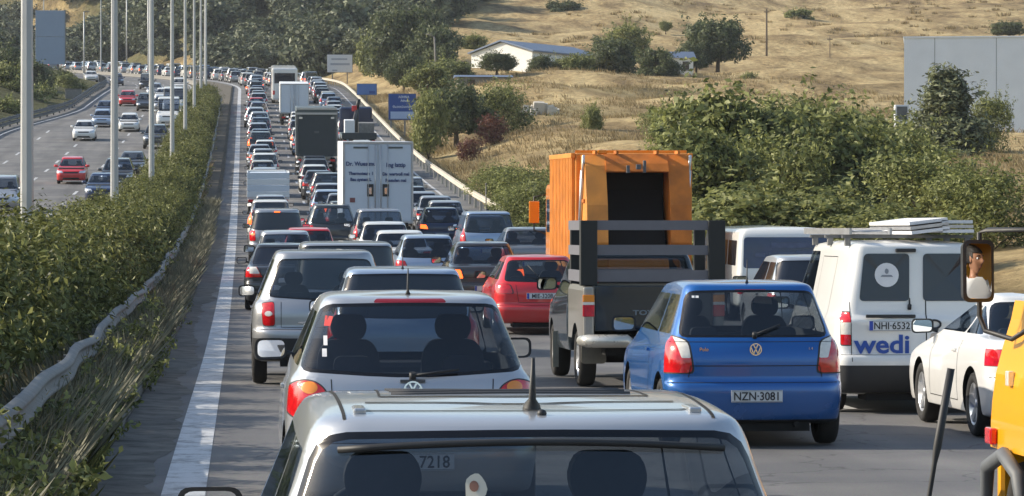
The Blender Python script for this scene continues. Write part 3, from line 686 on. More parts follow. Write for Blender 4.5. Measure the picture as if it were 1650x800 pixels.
Xs = np.concatenate([-np.geomspace(1100, 44, 26), np.arange(-42, -19, 1.5), np.arange(-19, 8, 3), np.arange(9, 40, 1.3), np.arange(41, 110, 3.5), np.geomspace(115, 1300, 22)])
gm_ = ground_material()
g, Xg, Dg = attr_sheet("ground", Xs, Ds, terr, gm_)
lim_w = 29 + np.maximum(-20, Dg - 480) * .19
veg = np.where(Xg < -12, 0.85, 0.0) + np.where((Dg > 450) & (Xg > 0) & (Xg + C(Dg) < lim_w), .75, 0) * (.25 + .75*smooth(-.5, .2, np.sin(Xg*.23 + 1) * np.sin(Dg*.08)+.3))
veg = np.clip(veg + .35 * smooth(.1, .9, np.sin(Xg * .13 + Dg * .031) * np.sin(Dg * .06 + Xg * .05)) * (Xg > 12) * (Dg < 330), 0, 1)
veg = veg * (1 - np.exp(-((Xg + C(Dg) + 18.5)**2 + (Dg - 573)**2) / 90)) * (1 - np.exp(-((Xg + C(Dg) - 8)**2 + (Dg - 512)**2) / 120))
av = g.data.attributes.new('veg', 'FLOAT', 'POINT'); av.data.foreach_set('value', veg.ravel().astype(np.float32))
M_ASPH = road_material("asphalt"); M_LINE = line_material()
Dr = np.concatenate([np.arange(-30, 760, 3.0)])
def flat(off): return lambda X, D: P(D) + off + 0 * X
def strip(name, x0, x1, off, m, ds=Dr, n=2, kind='structure'):
    xs = np.linspace(x0, x1, n) if not callable(x0) else None
    o, _, _ = attr_sheet(name, xs, ds, flat(off), m); return o
strip("road", -1.2, 11.9, 0.0, M_ASPH, n=12)
def wide(X, D): return P(D) - .002 + 0 * X
o_, xg_, dg_ = attr_sheet("lay_by", np.linspace(0, 1, 5), np.arange(-30, 142, 3.0), lambda X, D: P(D) + .004 + 0*X, M_ASPH, curve=False)
for v, xx, dd in zip(o_.data.vertices, xg_.ravel(), dg_.ravel()): v.co.x = 11.7 + xx * (float(edge_r(dd)) - 11.4)
o_.name = "road_shoulder"
o_, xg_, dg_ = attr_sheet("opposite_road", np.linspace(-20.3, -5.6, 12), Dr, flat(0.0), M_ASPH)
for v, xx, dd in zip(o_.data.vertices, xg_.ravel(), dg_.ravel()):
    k = (xx + 20.3) / 14.7; v.co.x = -(float(EL(dd)) + .6) * (1 - k) - 5.6 * k + float(C(dd))
# median earth strip
M_EARTH = mat("median_earth", (.10, .085, .06), .95, var=.6, scale=2.5, bump=.8)
strip("median_ground", -5.6, -1.38, .05, M_EARTH, n=6)
strip("edge_line", -.62, -.29, .004, M_LINE)
strip("right_edge_line", 10.35, 10.5, .008, M_LINE)
def dashes(name, X, a, b, on=3, gap=9, wd=.13):
    m = MB(); d = a
    while d < b:
        n = 3
        vs = []
        for k in range(n):
            dd = d + on * k / (n-1); c = float(C(dd)); z = float(P(dd)) + .008
            vs += [(X - wd/2 + c, dd, z), (X + wd/2 + c, dd, z)]
        m.add(vs, [(2*k, 2*k+1, 2*k+3, 2*k+2) for k in range(n-1)]); d += on + gap
    return tag(m.build(name, M_LINE), kind='structure')
dashes("lane_marking", 3.0, 14, 620); dashes("lane_marking", 6.68, 13.2, 620)
for X, e_ in ((-8.9, 640), (-12.1, 640), (-15.4, 280)): dashes("lane_marking", X, 120 + (X % 3) * 2, e_, 4, 8, .16)
o_, xg_, dg_ = attr_sheet("edge_line", np.linspace(0, 1, 2), Dr, flat(.004), M_LINE)
for v, xx, dd in zip(o_.data.vertices, xg_.ravel(), dg_.ravel()): v.co.x = -float(EL(dd)) + .9 + .18 * xx + float(C(dd))
strip("edge_line", -5.98, -5.8, .004, M_LINE)
m_, t_, b_ = nmat("gutter_grit"); tc_ = t_.nodes.new("ShaderNodeTexCoord"); nz_ = t_.nodes.new("ShaderNodeTexNoise"); nz_.inputs['Scale'].default_value = 2.2; nz_.inputs['Detail'].default_value = 12; nz_.inputs['Roughness'].default_value = .7
t_.links.new(tc_.outputs['Object'], nz_.inputs['Vector']); cr_ = t_.nodes.new("ShaderNodeValToRGB"); t_.links.new(nz_.outputs['Fac'], cr_.inputs[0])
e_ = cr_.color_ramp.elements; e_[0].position = .36; e_[0].color = (.045, .04, .034, 1); e_[1].position = .68; e_[1].color = (.17, .155, .13, 1); q_ = e_.new(.5); q_.color = (.10, .095, .085, 1)
t_.links.new(cr_.outputs[0], b_.inputs['Base Color']); b_.inputs['Roughness'].default_value = .95; bp_ = t_.nodes.new("ShaderNodeBump"); bp_.inputs['Strength'].default_value = .9; t_.links.new(nz_.outputs['Fac'], bp_.inputs['Height']); t_.links.new(bp_.outputs[0], b_.inputs['Normal'])
gb = MB(); gg_ = random.Random(3); wv = .4
for i in range(0, 400):
    d = 13 + i*.35; wv = min(.57, max(.25, wv + gg_.uniform(-.07, .07)))
    gb.v += [(-1.2, d, float(P(d)) + .025), (-1.2 + wv*.5, d, float(P(d)) + .012), (-1.2 + wv, d, float(P(d)) + .003)]
    if i: gb.f += [(3*i-3, 3*i-2, 3*i+1, 3*i), (3*i-2, 3*i-1, 3*i+2, 3*i+1)]; gb.m += [0, 0]; gb.sm += [True, True]
tag(gb.build("gutter", m_), kind='structure')
M_CONC = mat("old_concrete", (.20, .19, .17), .9, var=.55, scale=7, bump=.6); M_CONCL = mat("pale_concrete", (.52, .49, .43), .9, var=.2, scale=2, bump=.4)
def sweep(m, prof, path, mi=0, sm=False, closed=False):
    """profile [(x,z)] swept along path [(x,y,z)]"""
    n = len(prof); b0 = len(m.v)
    for (x, y, z) in path: m.v += [(x + a, y, z + c) for a, c in prof]
    for i in range(len(path)-1):
        for k in range(n - (0 if closed else 1)):
            m.f.append((b0 + i*n + k, b0 + (i+1)*n + k, b0 + (i+1)*n + (k+1) % n, b0 + i*n + (k+1) % n)); m.m.append(mi); m.sm.append(sm)
def jit(a, s): return a + random.uniform(-s, s)
kb = MB(); d = 13.0
while d < 400:
    c = float(C(d)); z = float(P(d)); l = 1.0; x = -1.3 + random.uniform(-.012, .012)
    zz = .13 + random.uniform(-.015, .01)
    sl_ = slope(d)
    kb.box(x-.09, x+.09, d, d + l - .015, z - .05, z + zz + .07*(0), M=None); d += l if d < 120 else 1.0
tag(kb.build("kerb", M_CONC), kind='structure')
# ---- guardrail of the median: bent and wavy
M_GALV = mat("weathered_zinc", (.19, .19, .185), .7, .15, var=.55, scale=6, bump=.2)
WP = [(a, b*.78) for a, b in [(0, -.155), (.035, -.14), (.075, -.105), (.075, -.07), (.02, -.03), (.02, .03), (.075, .07), (.075, .105), (.035, .14), (0, .155)]]
rail = empty("guard_rail", (-1.75, 16, 0), label="bent galvanised guard rail winding through weeds in front of the median hedge", cat="guard rail")
def railx(d): return float(np.interp(d, [16, 33, 40, 46, 70, 130, 330], [-1.66, -1.70, -1.86, -1.93, -1.96, -2.12, -2.15])) + .035*math.sin(d*.33) + .02*math.sin(d*.8)
def railz(d): return float(P(d)) + .62 + .035*math.sin(d*.21 + 2) + .02*math.sin(d*.55)
m = MB(); path = [(railx(d) + 1.75, d - 16, railz(d)) for d in np.concatenate([np.arange(16, 70, .4), np.arange(70, 330, 2)])]
sweep(m, WP, path, 0, True); sweep(m, [(a - .008, b) for a, b in WP][::-1], path, 0, True); m.build("beam", M_GALV, rail)
for k in range(78):
    d = 18 + k * 4.0; mm = MB(); mm.box(-.10, -.04, -.05, .05, -.75, .02); mm.box(-.04, .0, -.05, .05, -.12, .08); 
    mm.build("post", M_GALV, rail, (railx(d) + 1.75, d - 16, railz(d) + .04))
# right-hand concrete barrier, left-hand barrier of the far carriageway
lb = empty("crash_barrier", (-20, 130, float(P(130))), label="dark steel crash barrier on the outer edge of the opposite carriageway", cat="barrier")
M_DSTEEL = mat("dark_steel", (.09, .095, .10), .6, .3, var=.3)
for z0 in (.35, .72):
    m = MB(); pth = [(-float(EL(d)) + float(C(d)) + 20, d - 130, float(P(d)) - float(P(130)) + z0) for d in np.arange(130, 470, 4.0)]
    sweep(m, [(0, -.14), (.06, -.1), (.02, 0), (.06, .1), (0, .14), (-.03, .14), (-.03, -.14)], pth, 0, False, True); m.build("beam", M_DSTEEL, lb)
for k in range(84):
    d = 132 + k*4; mm = MB(); mm.box(-.06, .06, -.06, .06, 0, .9); mm.build("post", M_DSTEEL, lb, (20.0 - .1 - float(EL(d)) + float(C(d)), d - 130, float(P(d)) - float(P(130))))
mb_ = empty("median_barrier", (-5.3, 100, float(P(100))), label="low pale concrete barrier between the hedge and the opposite carriageway", cat="barrier")
m = MB(); sweep(m, [(-.22, 0), (-.1, .2), (-.08, .5), (.08, .5), (.1, .2), (.22, 0)], [(float(C(d)), d - 100, float(P(d)) - float(P(100))) for d in np.arange(100, 640, 4.0)]); m.build("wall", M_CONC, mb_)

# ---------------------------------------------------------------- leaves
def leaf_mat(name, a, b, tr=.25, rough=.55):
    if name in MATS: return MATS[name]
    m, t, bs = nmat(name); N = t.nodes.new; L = t.links.new
    g = N("ShaderNodeNewGeometry"); mx = N("ShaderNodeValToRGB"); L(g.outputs['Random Per Island'], mx.inputs[0])
    e = mx.color_ramp.elements; e[0].color = (*a, 1); e[1].color = (*b, 1); e[1].position = .9
    L(mx.outputs[0], bs.inputs['Base Color']); bs.inputs['Roughness'].default_value = rough; bs.inputs['Specular IOR Level'].default_value = .35
    td = N("ShaderNodeBsdfTranslucent"); L(mx.outputs[0], td.inputs[0]); ms = N("ShaderNodeMixShader"); ms.inputs[0].default_value = tr
    L(bs.outputs[0], ms.inputs[1]); L(td.outputs[0], ms.inputs[2]); L(ms.outputs[0], t.nodes["Material Output"].inputs[0]); MATS[name] = m; return m
LF_HEDGE = leaf_mat("oleander_leaves", (.035, .046, .013), (.25, .26, .08), .25); LF_DARK = leaf_mat("dark_leaves", (.045, .062, .028), (.16, .185, .08), .35)
LF_MID = leaf_mat("green_leaves", (.05, .066, .02), (.33, .35, .12), .35); LF_LIGHT = leaf_mat("light_green_leaves", (.11, .13, .04), (.34, .35, .13), .4)
LF_FAR = leaf_mat("far_leaves", (.045, .06, .035), (.18, .20, .115), .2); LF_DRY = leaf_mat("dry_stems", (.17, .12, .05), (.46, .36, .19)); LF_PURPLE = leaf_mat("reddish_brown_leaves", (.09, .03, .03), (.22, .10, .06))
LF_OLIVE = leaf_mat("grey_green_weeds", (.08, .085, .055), (.30, .29, .20)); LF_CYP = leaf_mat("cypress_leaves", (.03, .045, .025), (.26, .28, .15)); M_BARK = mat("bark", (.10, .075, .05), .95, var=.4, scale=6, bump=.5)
LF_YEL = leaf_mat("yellow_flower_heads", (.45, .36, .06), (.6, .5, .1))
def leaves(pos, nrm, size, aspect=.5, up=.3, seed=0, jitter=.9):
    """rhombic leaves at pos with loose orientation -> verts, faces arrays"""
    g = np.random.default_rng(seed); n = len(pos)
    nn = nrm + g.normal(0, jitter, (n, 3)) ; nn[:, 2] += up; nn /= np.linalg.norm(nn, axis=1)[:, None] + 1e-9
    a = g.normal(0, 1, (n, 3)); a -= (a * nn).sum(1)[:, None] * nn; a /= np.linalg.norm(a, axis=1)[:, None] + 1e-9; b = np.cross(nn, a)
    s = (size * g.uniform(.6, 1.4, n))[:, None] if np.isscalar(size) else (size * g.uniform(.6, 1.4, n))[:, None]
    v = np.stack([pos - a*s, pos + b*s*aspect + nn*s*.15, pos + a*s, pos - b*s*aspect + nn*s*.15], 1).reshape(-1, 3)
    f = np.arange(4*n).reshape(-1, 4); return v, f
def np_mesh(name, parts, mats):
    """parts: [(verts, quads, material index)]"""
    vs = []; fs = []; mi = []; k = 0
    for v, f, m in parts: vs.append(v); fs.append(f + k); mi.append(np.full(len(f), m)); k += len(v)
    v = np.concatenate(vs); f = np.concatenate(fs); mi = np.concatenate(mi)
    me = bpy.data.meshes.new(name); me.vertices.add(len(v)); me.vertices.foreach_set('co', v.astype(np.float32).ravel())
    me.loops.add(len(f)*4); me.loops.foreach_set('vertex_index', f.astype(np.int32).ravel())
    me.polygons.add(len(f)); me.polygons.foreach_set('loop_start', np.arange(0, len(f)*4, 4, dtype=np.int32))
    for m in mats: me.materials.append(m)
    me.polygons.foreach_set('material_index', mi.astype(np.int32)); me.update(calc_edges=True); me.validate(); return me
def blobcloud(blobs, per, seed, shell=.35):
    g = np.random.default_rng(seed); P_, N_ = [], []
    for (c, r) in blobs:
        r = np.array(r if hasattr(r, '__len__') else (r, r, r), float); n = int(per * (r.prod() ** (2/3)))
        u = g.normal(0, 1, (n, 3)); u /= np.linalg.norm(u, axis=1)[:, None]
        q = (1 - g.random(n) ** 1.5 * shell)[:, None] * (1 + .12*np.sin(u[:, :1]*7 + u[:, 1:2]*5 + seed))
        P_.append(np.array(c) + u*q*r); N_.append(u)
    return np.concatenate(P_), np.concatenate(N_)
def crown(name, h, rw, base, nb, per, leaf, lm, seed, flat=1.0, aspect=.5, cone=False):
    """lumpy crown made of many small clumps"""
    g = random.Random(seed); blobs = []
    for i in range(nb):
        a = g.uniform(0, 2*math.pi); t = g.random()
        z = base + (h - base) * (.12 + .80*t); prof = math.sin(math.pi * min(1, .16 + t*.80)) ** .6 if not cone else (1 - t*.85)
        rr = rw * prof * math.sqrt(g.random()) * .78
        s = rw * g.uniform(.20, .46) * (1 if not cone else (1 - .5*t))
        blobs.append(((rr*math.cos(a), rr*math.sin(a), min(z, h - s*.6)), (s, s, s*.78*flat)))
    p, n = blobcloud(blobs, per, seed, .5)
    gg = np.random.default_rng(seed + 900)      # loose shoots that break the outline
    for (c, s_) in blobs:
        for _ in range(4):
            u = gg.normal(0, 1, 3); u[2] = abs(u[2]) * .9 + .1; u /= np.linalg.norm(u); L_ = s_[0] * gg.uniform(1.1, 2.2); q = np.linspace(.6, 1, 16)[:, None]
            pp = np.array(c) + u * L_ * q + gg.normal(0, leaf * .7, (16, 3)) * 1.2; p = np.concatenate([p, pp]); n = np.concatenate([n, np.repeat(u[None], 16, 0)])
    k = p[:, 2] > base*.6; p, n = p[k], n[k]
    v, f = leaves(p, n, leaf, aspect, .35, seed)
    return np_mesh(name, [(v, f, 0)], [lm]), blobs
def trunk_mesh(name, h, r, blobs, seed, nl=6, multi=False):
    g = random.Random(seed); m = MB(); top = Vector((g.uniform(-.1, .1)*h*.3, g.uniform(-.1, .1)*h*.3, h*.55))
    if not multi: m.tube([(0, 0, -.3), (0, 0, h*.12), top*.6, top], [r*1.25, r, r*.75, r*.5], 8)
    for i in range(nl):
        c, s = g.choice(blobs); st = (Vector((0, 0, -.2)) if multi else top * g.uniform(.4, 1)); c = Vector(c)
        mid = st.lerp(c, .5) + Vector((g.uniform(-.1, .1)*h, g.uniform(-.1, .1)*h, .04*h))
        m.tube([st, mid, c], [r*(.5 if not multi else .7), r*.32, r*.12], 6)
    return m.mesh(name, [M_BARK])
TREES = {}
def tree_kind(key, h, rw, base, nb, per, leaf, lm, seeds, r=.15, multi=False, **k):
    TREES[key] = []
    for s in seeds:
        cm, bl = crown(key, h, rw, base, nb, per, leaf, lm, s, **k); TREES[key].append((cm, trunk_mesh("trunk", h, r, bl, s, 7, multi)))
def tree(key, name, X, d, sc, label, cat, group=None, sxy=1.0, v=None, rot=None, z=None, world=False, part=("crown", "trunk")):
    c, t = TREES[key][(v if v is not None else random.randrange(99)) % len(TREES[key])]
    xw = X if world else X + float(C(d)); zz = tz(xw, d) if z is None else z
    o = empty(name, (xw, d, zz - .05), (0, 0, rot if rot is not None else random.uniform(0, 6.28)), label=label, cat=cat, group=group)
    o.scale = (sc*sxy, sc*sxy, sc)
    link(part[0], c, o); link(part[1], t, o); return o
tree_kind('hedge', 1.75, 1.05, .05, 28, 1900, .055, LF_HEDGE, (1, 2, 3, 4, 5), .05, True, aspect=.32)
tree_kind('broad', 6.0, 3.1, 1.2, 30, 430, .15, LF_MID, (11, 12, 13), .20)
tree_kind('dark', 6.0, 3.3, 1.0, 30, 430, .16, LF_DARK, (14, 15, 16), .22)
tree_kind('shrub', 3.6, 2.5, .1, 26, 560, .090, LF_MID, (21, 22, 23, 24, 27, 28), .07, True, aspect=.38)
tree_kind('light', 3.2, 2.2, .1, 36, 500, .11, LF_LIGHT, (25, 26), .07, True)
tree_kind('cypress', 6.0, 2.3, .2, 70, 560, .13, LF_CYP, (31, 32), .2, cone=True, aspect=.35)
tree_kind('low', 1.3, 1.5, .0, 22, 560, .09, LF_MID, (41, 42, 43), .04, True)
tree_kind('far', 7.5, 4.2, .3, 22, 44, .40, LF_FAR, (51, 52, 53, 54, 55), .25)
# ---------------------------------------------------------------- planting
random.seed(11)
n = 0; d = 21.0
while d < 330:
    for row, X in enumerate((-3.25, -4.2)):
        if row and d > 200 and random.random() < .3: continue
        dd = d + random.uniform(-.5, .5) + row*.8; sc = random.uniform(.86, 1.12)
        o = tree('hedge', 'oleander_bush', X + random.uniform(-.12, .12), dd, sc, "leafy green bush of the clipped hedge running along the median", "bush", "bushes of the median hedge", sxy=1.08, z=float(P(dd)) + .04 - random.choice((0, 0, 0, .12, .3)), part=("foliage", "stems"))
    d += 1.55 if d < 120 else 2.3
# weeds between rail and kerb (uncountable)
def tufts(name, spots, blades, hgt, lm, seed, kind='stuff', spread=.12, wd=.010, lab=None):
    g = np.random.default_rng(seed); V = []; 
    for (x, y, z, s) in spots:
        n = blades; a = g.uniform(0, 6.28, n); r = g.random(n) * spread * s; h = hgt * s * g.uniform(.35, 1.2, n); le = g.uniform(.1, .9, n) * h; w = wd * s * g.uniform(.6, 1.4, n)
        bx = x + r*np.cos(a); by = y + r*np.sin(a); tx = bx + le*np.cos(a); ty = by + le*np.sin(a); px_, py_ = -np.sin(a)*w, np.cos(a)*w
        px_ = np.abs(px_) * .5 + w*.6
        V.append(np.stack([np.stack([bx-px_, by-py_*.3, z+0*h], 1), np.stack([bx+px_, by+py_*.3, z+0*h], 1), np.stack([(bx+tx)/2+px_*.8, (by+ty)/2, z+h*.6], 1), np.stack([tx, ty, z+h], 1)], 1).reshape(-1, 3))
    v = np.concatenate(V); f = np.arange(len(v)).reshape(-1, 4); o = link(name, np_mesh(name, [(v, f, 0)], [lm])); return tag(o, lab, None, None, kind)
g_ = np.random.default_rng(3)
sp = []
for i in range(5200):
    d = 16 + 150 * g_.random() ** 1.5; x = -1.42 - abs(g_.normal(0, .42)); sp.append((x, d, float(P(d)) + .04, g_.uniform(.5, 1.3)))
o = tufts("roadside_weeds", sp, 20, .44, LF_OLIVE, 5, wd=.009); o['label'] = "grey green weeds between the guard rail and the kerb"; o['category'] = "weeds"
sp = [(-1.35 - abs(g_.normal(0, .3)), 16 + 12*g_.random(), .05, g_.uniform(.7, 1.5)) for _ in range(700)]
o = tufts("roadside_plants", sp, 14, .26, LF_HEDGE, 6, wd=.016, spread=.2); o['label'] = "bright green plants growing through the rail in the near corner"; o['category'] = "weeds"
for k in range(40):
    x = -1.45 - .25*random.random()
    tag(tree('low', 'weed_plant', x - .08, 17 + k*.55 if k < 22 else 29 + (k-22)*3.1, random.uniform(.22, .42), "low leafy weed clump at the foot of the guard rail", "weed", "weed clumps by the guard rail", z=.03, part=("foliage", "stems")))
sp = []
for i in range(1500):
    d = 25 + 190 * g_.random() ** 1.3; x = railx(d) - .16 - abs(g_.normal(0, .22)); sp.append((x, d, float(P(d)) + .04, g_.uniform(.6, 1.6)))
o = tufts("dry_undergrowth", sp, 22, .34, LF_DRY, 15, wd=.0045, spread=.2); o['label'] = "dry brown stalks between the hedge and the guard rail"; o['category'] = "undergrowth"
# dry grass on the right-hand slope
sp = []
for i in range(15000):
    d = 100 + 260 * g_.random(); x = float(edge_r(d)) + 1.0 + 45 * g_.random() ** 1.4
    if math.sin(x*.5 + d*.13) + math.sin(d*.31 - x*.2) + g_.normal(0, .6) > -.3: sp.append((x, d, tz(x, d) - .03, g_.uniform(.4, 1.2)))
o = tufts("dry_grass", sp, 12, .38, LF_DRY, 8, spread=.6, wd=.022); o['label'] = "golden dry grass on the slope right of the road"; o['category'] = "grass"
def TX(x, s): return (x - 393) / s
def tr(key, name, x, s, hm, wm, label, cat="tree", group=None, v=None, dz=0, ytop=None):
    """tree at photo column x and distance F/s; hm, wm height and width in metres"""
    d = F / s; X = TX(x, s); kind = {'broad': (6.0, 6.2), 'dark': (6.0, 6.6), 'shrub': (3.6, 5.0), 'light': (3.2, 4.4), 'cypress': (6.0, 4.6), 'low': (1.3, 3.0), 'far': (7.5, 8.4)}[key]
    sc = hm / kind[0] * 1.08; sxy = (wm * 1.2 / kind[1]) / sc
    z = None
    if ytop is not None: z = CAMZ + (368 - ytop) / s - hm + .05; z = min(z, tz(X, d) + .3)
    return tree(key, name, X, d, sc, label, cat, group, sxy=sxy, v=v, world=True, z=z)
TL = [ # key, name, x, s, height, width, label, ytop
 ('broad', 1120, 52, 3.6, 3.6, "tall leafy shrub right behind the orange refuse truck", 205), ('broad', 1190, 46, 5.0, 4.8, "tallest of the big green shrubs above the white minibus", 165), ('shrub', 1255, 48, 4.0, 4.4, "big green shrub above the right half of the minibus roof", 240),
 ('broad', 1320, 44, 4.6, 4.8, "wide green shrub above the left edge of the white van", 205), ('broad', 1395, 46, 4.4, 4.6, "wide green shrub above the ladder on the van roof", 235), ('shrub', 1450, 40, 4.2, 4.4, "green shrub between the cypress and the van ladder", 230),
 ('shrub', 1290, 37, 3.6, 4.8, "round green shrub topping the thicket below the dry hill", 165), ('shrub', 1105, 38, 3.5, 4.0, "green shrub at the left end of the thicket below the dry hill", 180), ('light', 1400, 36, 3.2, 4.6, "pale green shrub left of the cypress by the grey building", 200),
 ('shrub', 1510, 52, 2.6, 4.4, "dark low shrub in front of the cypress", 262), ('shrub', 1590, 56, 2.4, 3.8, "low shrub at the right edge behind the ladder", 290),
 ('light', 1450, 62, 1.5, 3.6, "low pale shrub behind the roof of the white van", 335), ('light', 1210, 60, 2.0, 4.2, "low pale shrub just above the roof of the minibus", 295), ('light', 1335, 60, 1.9, 3.8, "low pale shrub between the minibus and the van", 300)]
for k, x, s, h, wd, lab, yt in TL: tr(k, 'shrub', x, s, h, wd, lab, "shrub", ytop=yt)
tr('cypress', 'cypress_tree', 1535, 30, 5.6, 5.6, "dark bushy cypress with pale tips in front of the grey building", ytop=118)
tr('shrub', 'shrub', 1608, 28, 3.2, 3.0, "thin dark bush against the grey building right of the cypress", "shrub", ytop=165)
tr('shrub', 'shrub', 1375, 34, 2.2, 3.0, "bush on the dry field left of the grey building", "shrub", ytop=150)
tr('dark', 'shrub', 735, 23, 4.4, 4.8, "large dark shrub behind the blue road sign", "shrub", ytop=142, v=0); tr('shrub', 'shrub', 795, 22.5, 3.8, 4.8, "large rounded shrub right of the blue road sign", "shrub", ytop=150)
tr('light', 'shrub', 690, 24, 3.6, 2.6, "pale green shrub touching the blue road sign", "shrub", ytop=152)
TREES['purple'] = []
cm, bl = crown('purple', 2.2, 1.6, .0, 22, 260, .10, LF_PURPLE, 61); TREES['purple'].append((cm, trunk_mesh("trunk", 2, .05, bl, 61, 7, True)))
tree('purple', 'thorn_bush', TX(790, 24), F/24, .85, "reddish brown thorn bush in front of the large dark shrub", "bush", world=True)
tree('purple', 'thorn_bush', TX(755, 25), F/25, .6, "small reddish bush beside the pale verge", "bush", world=True)
for x, s, h, wd, yt, lab in [(800, 33, 1.6, 3.2, 255, "low green bush on the verge below the reddish thorn"), (850, 36, 2.0, 3.6, 250, "green bush on the verge left of the orange truck, upper one"), (870, 42, 1.9, 3.0, 280, "green bush behind the round back of the verge sign"), (835, 40, 1.5, 2.6, 285, "small green bush left of the round verge sign")]:
    tr('shrub', 'shrub', x, s, h, wd, lab, "shrub", ytop=yt)
tr('light', 'shrub', 955, 24, 1.7, 1.5, "lone small green bush on the dry field", "shrub", ytop=176)
tr('shrub', 'shrub', 1075, 26, 1.9, 2.8, "green bush above the cab of the orange truck", "shrub", ytop=178)
# trees by the barn and up the hill
BT = [('dark', 875, 15.5, 2.8, 3.2, 95, "dark tree left of centre in front of the barn"), ('broad', 925, 15.5, 3.2, 4.0, 92, "green tree in front of the blue roofed barn"), ('dark', 985, 15, 4.6, 5.4, 68, "dark tree at the right end of the barn roof"),
 ('light', 1010, 13.5, 4.2, 5.2, 48, "pale green round tree behind the barn roof"), ('dark', 1060, 15.5, 3.6, 4.4, 85, "dark tree left of the small shed"), ('dark', 1160, 14.5, 6.2, 6.4, 32, "large dark tree standing alone on the dry hill"), ('dark', 1125, 14.6, 4.0, 3.6, 66, "dark tree leaning on the large hill tree"),
 ('dark', 800, 15.8, 2.4, 3.4, 86, "small round tree in front of the white barn wall"), ('light', 762, 13, 1.6, 3.2, 60, "pale low bush left of the barn roof"), ('broad', 1290, 10.5, 3.2, 4.4, 14, "green bush high on the dry hill"), ('dark', 1330, 10.2, 1.6, 3, 32, "dark scrub beside the high green bush"),
 ('dark', 905, 10.2, 3.6, 5.6, 2, "dark tree near the top edge of the dry hill"), ('dark', 960, 9.6, 3.8, 6, -12, "dark tree on the crest above the barn"), ('broad', 1075, 11, 1.7, 1.8, 34, "tiny bush on the ochre slope above the barn"), ('broad', 1365, 17, 1.0, 2.2, 152, "flat bush on the dry field right"), ('low', 1212, 17, .8, 1.6, 120, "tiny bush under the large hill tree"), ('dark', 1640, 12, 2.4, 4.4, 0, "brown scrub at the top right corner")]
for k, x, s, h, wd, yt, lab in BT: tr(k, 'tree' if h > 3 else 'bush', x, s, h, wd, lab, "tree" if h > 3 else "bush", ytop=yt)
MT = [('dark', 640, 13.5, 8.2, 7.2, 30, "tall dark tree above the small blue sign"), ('dark', 700, 13.8, 6.6, 6.6, 55, "dark spreading tree behind the lone street light"), ('broad', 600, 13, 6.4, 4.6, 62, "yellow green tree just right of the white billboard"), ('dark', 680, 12.5, 7.8, 6.5, 26, "tall tree crowning the roadside grove"), ('broad', 725, 15.5, 4.0, 5.0, 100, "green tree at the right foot of the roadside grove"),
 ('broad', 690, 17.5, 3.2, 4.2, 112, "bushy tree behind the blue road sign, on its right"), ('dark', 650, 15.5, 4.4, 4.0, 88, "dark tree above the blue road sign"), ('broad', 620, 10.5, 7.0, 7.0, 24, "pale tree on top of the grove left of centre"),
 ('dark', 515, 11.5, 5.4, 4.6, 62, "dark tree left of the white billboard"), ('dark', 550, 11.2, 5.2, 4.2, 66, "dark tree right behind the white billboard"), ('dark', 590, 11.8, 5.0, 3.6, 80, "dark tree low between billboard and grove")]
for k, x, s, h, wd, yt, lab in MT: tr(k, 'tree' if k != 'low' else 'bush', x, s, h, wd, lab, 'tree' if k != 'low' else 'bush', ytop=yt)
LT = [('dark', 395, 8.8, 6.2, 8.0, 58, "dark tree on the bend behind the far lamp posts"), ('dark', 430, 8.9, 5.0, 6.0, 68, "dark tree on the bend right of the far lamp posts"), ('broad', 370, 8.6, 5.4, 6.0, 62, "green tree on the bend behind the lamp posts"),
 ('broad', 12, 17.0, 4.2, 4.4, 118, "green tree at the left edge beyond the opposite carriageway"), ('dark', 48, 15.6, 4.4, 4.6, 108, "dark tree below the blue grey billboard"), ('dark', 88, 14.4, 3.4, 4.0, 116, "dark bushy tree right below the billboard"), ('broad', 112, 14.6, 2.6, 3.4, 128, "round green bush at the end of the left barrier"), ('dark', 0, 15.5, 6.0, 5.4, 82, "tall dark tree at the left edge under the hill"), ('low', 8, 18.2, 1.6, 3.6, 165, "low green bush above the left barrier"), ('low', 48, 17.0, 1.8, 3.6, 150, "low green bush between the left trees and the barrier"), ('low', 76, 16.2, 1.6, 3.0, 150, "low dark bush left of the roadside cabinets")]
for k, x, s, h, wd, yt, lab in LT: tr(k, 'tree' if k != 'low' else 'bush', x, s, h, wd, lab, 'tree' if k != 'low' else 'bush', ytop=yt)
# far wooded hill: one mass
def wood(name, seed, spots, lm):
    g = np.random.default_rng(seed); parts = []
    src = [np.array([v.co[:] for v in c.vertices]) for c, _ in TREES['far']]
    for i, (x, d, s) in enumerate(spots):
        v = src[i % len(src)]; a = g.uniform(0, 6.28); c_, s_ = math.cos(a), math.sin(a); k = s
        q = np.stack([(v[:, 0]*c_ - v[:, 1]*s_)*k*1.15 + x, (v[:, 0]*s_ + v[:, 1]*c_)*k + d, v[:, 2]*k*g.uniform(.75, 1.05) + tz(x, d) - .5], 1)
        parts.append((q, np.arange(len(q)).reshape(-1, 4), 0))
    o = link(name, np_mesh(name, parts, [lm])); tag(o, kind='stuff'); return o
spots = []
for d in np.arange(448, 735, 5.6):
    for X in np.arange(-70, 120, 5.0):
        dd = d + g_.uniform(-3, 3); Xw = X + g_.uniform(-2, 2); Xp = Xw - float(C(dd))
        if Xw > 27 + (dd - 480) * .19 or Xp < 14.2: continue
        if (Xw + 18.5)**2 + (dd - 573)**2 < 80 or (Xw - 8)**2 + (dd - 512)**2 < 95: continue
        if math.sin(Xw*.31 + 1.2) * math.sin(dd*.13 + .6) > .72: continue
        spots.append((Xw, dd, float(np.clip(.7 + .3*math.sin(Xw*.17 + 1)*math.sin(dd*.11) + g_.normal(0, .22), .3, 1.35))))
for d in np.arange(470, 700, 7): spots.append((-float(EL(d)) - 6 - g_.uniform(0, 9) + float(C(d)), d, g_.uniform(.4, .7)))
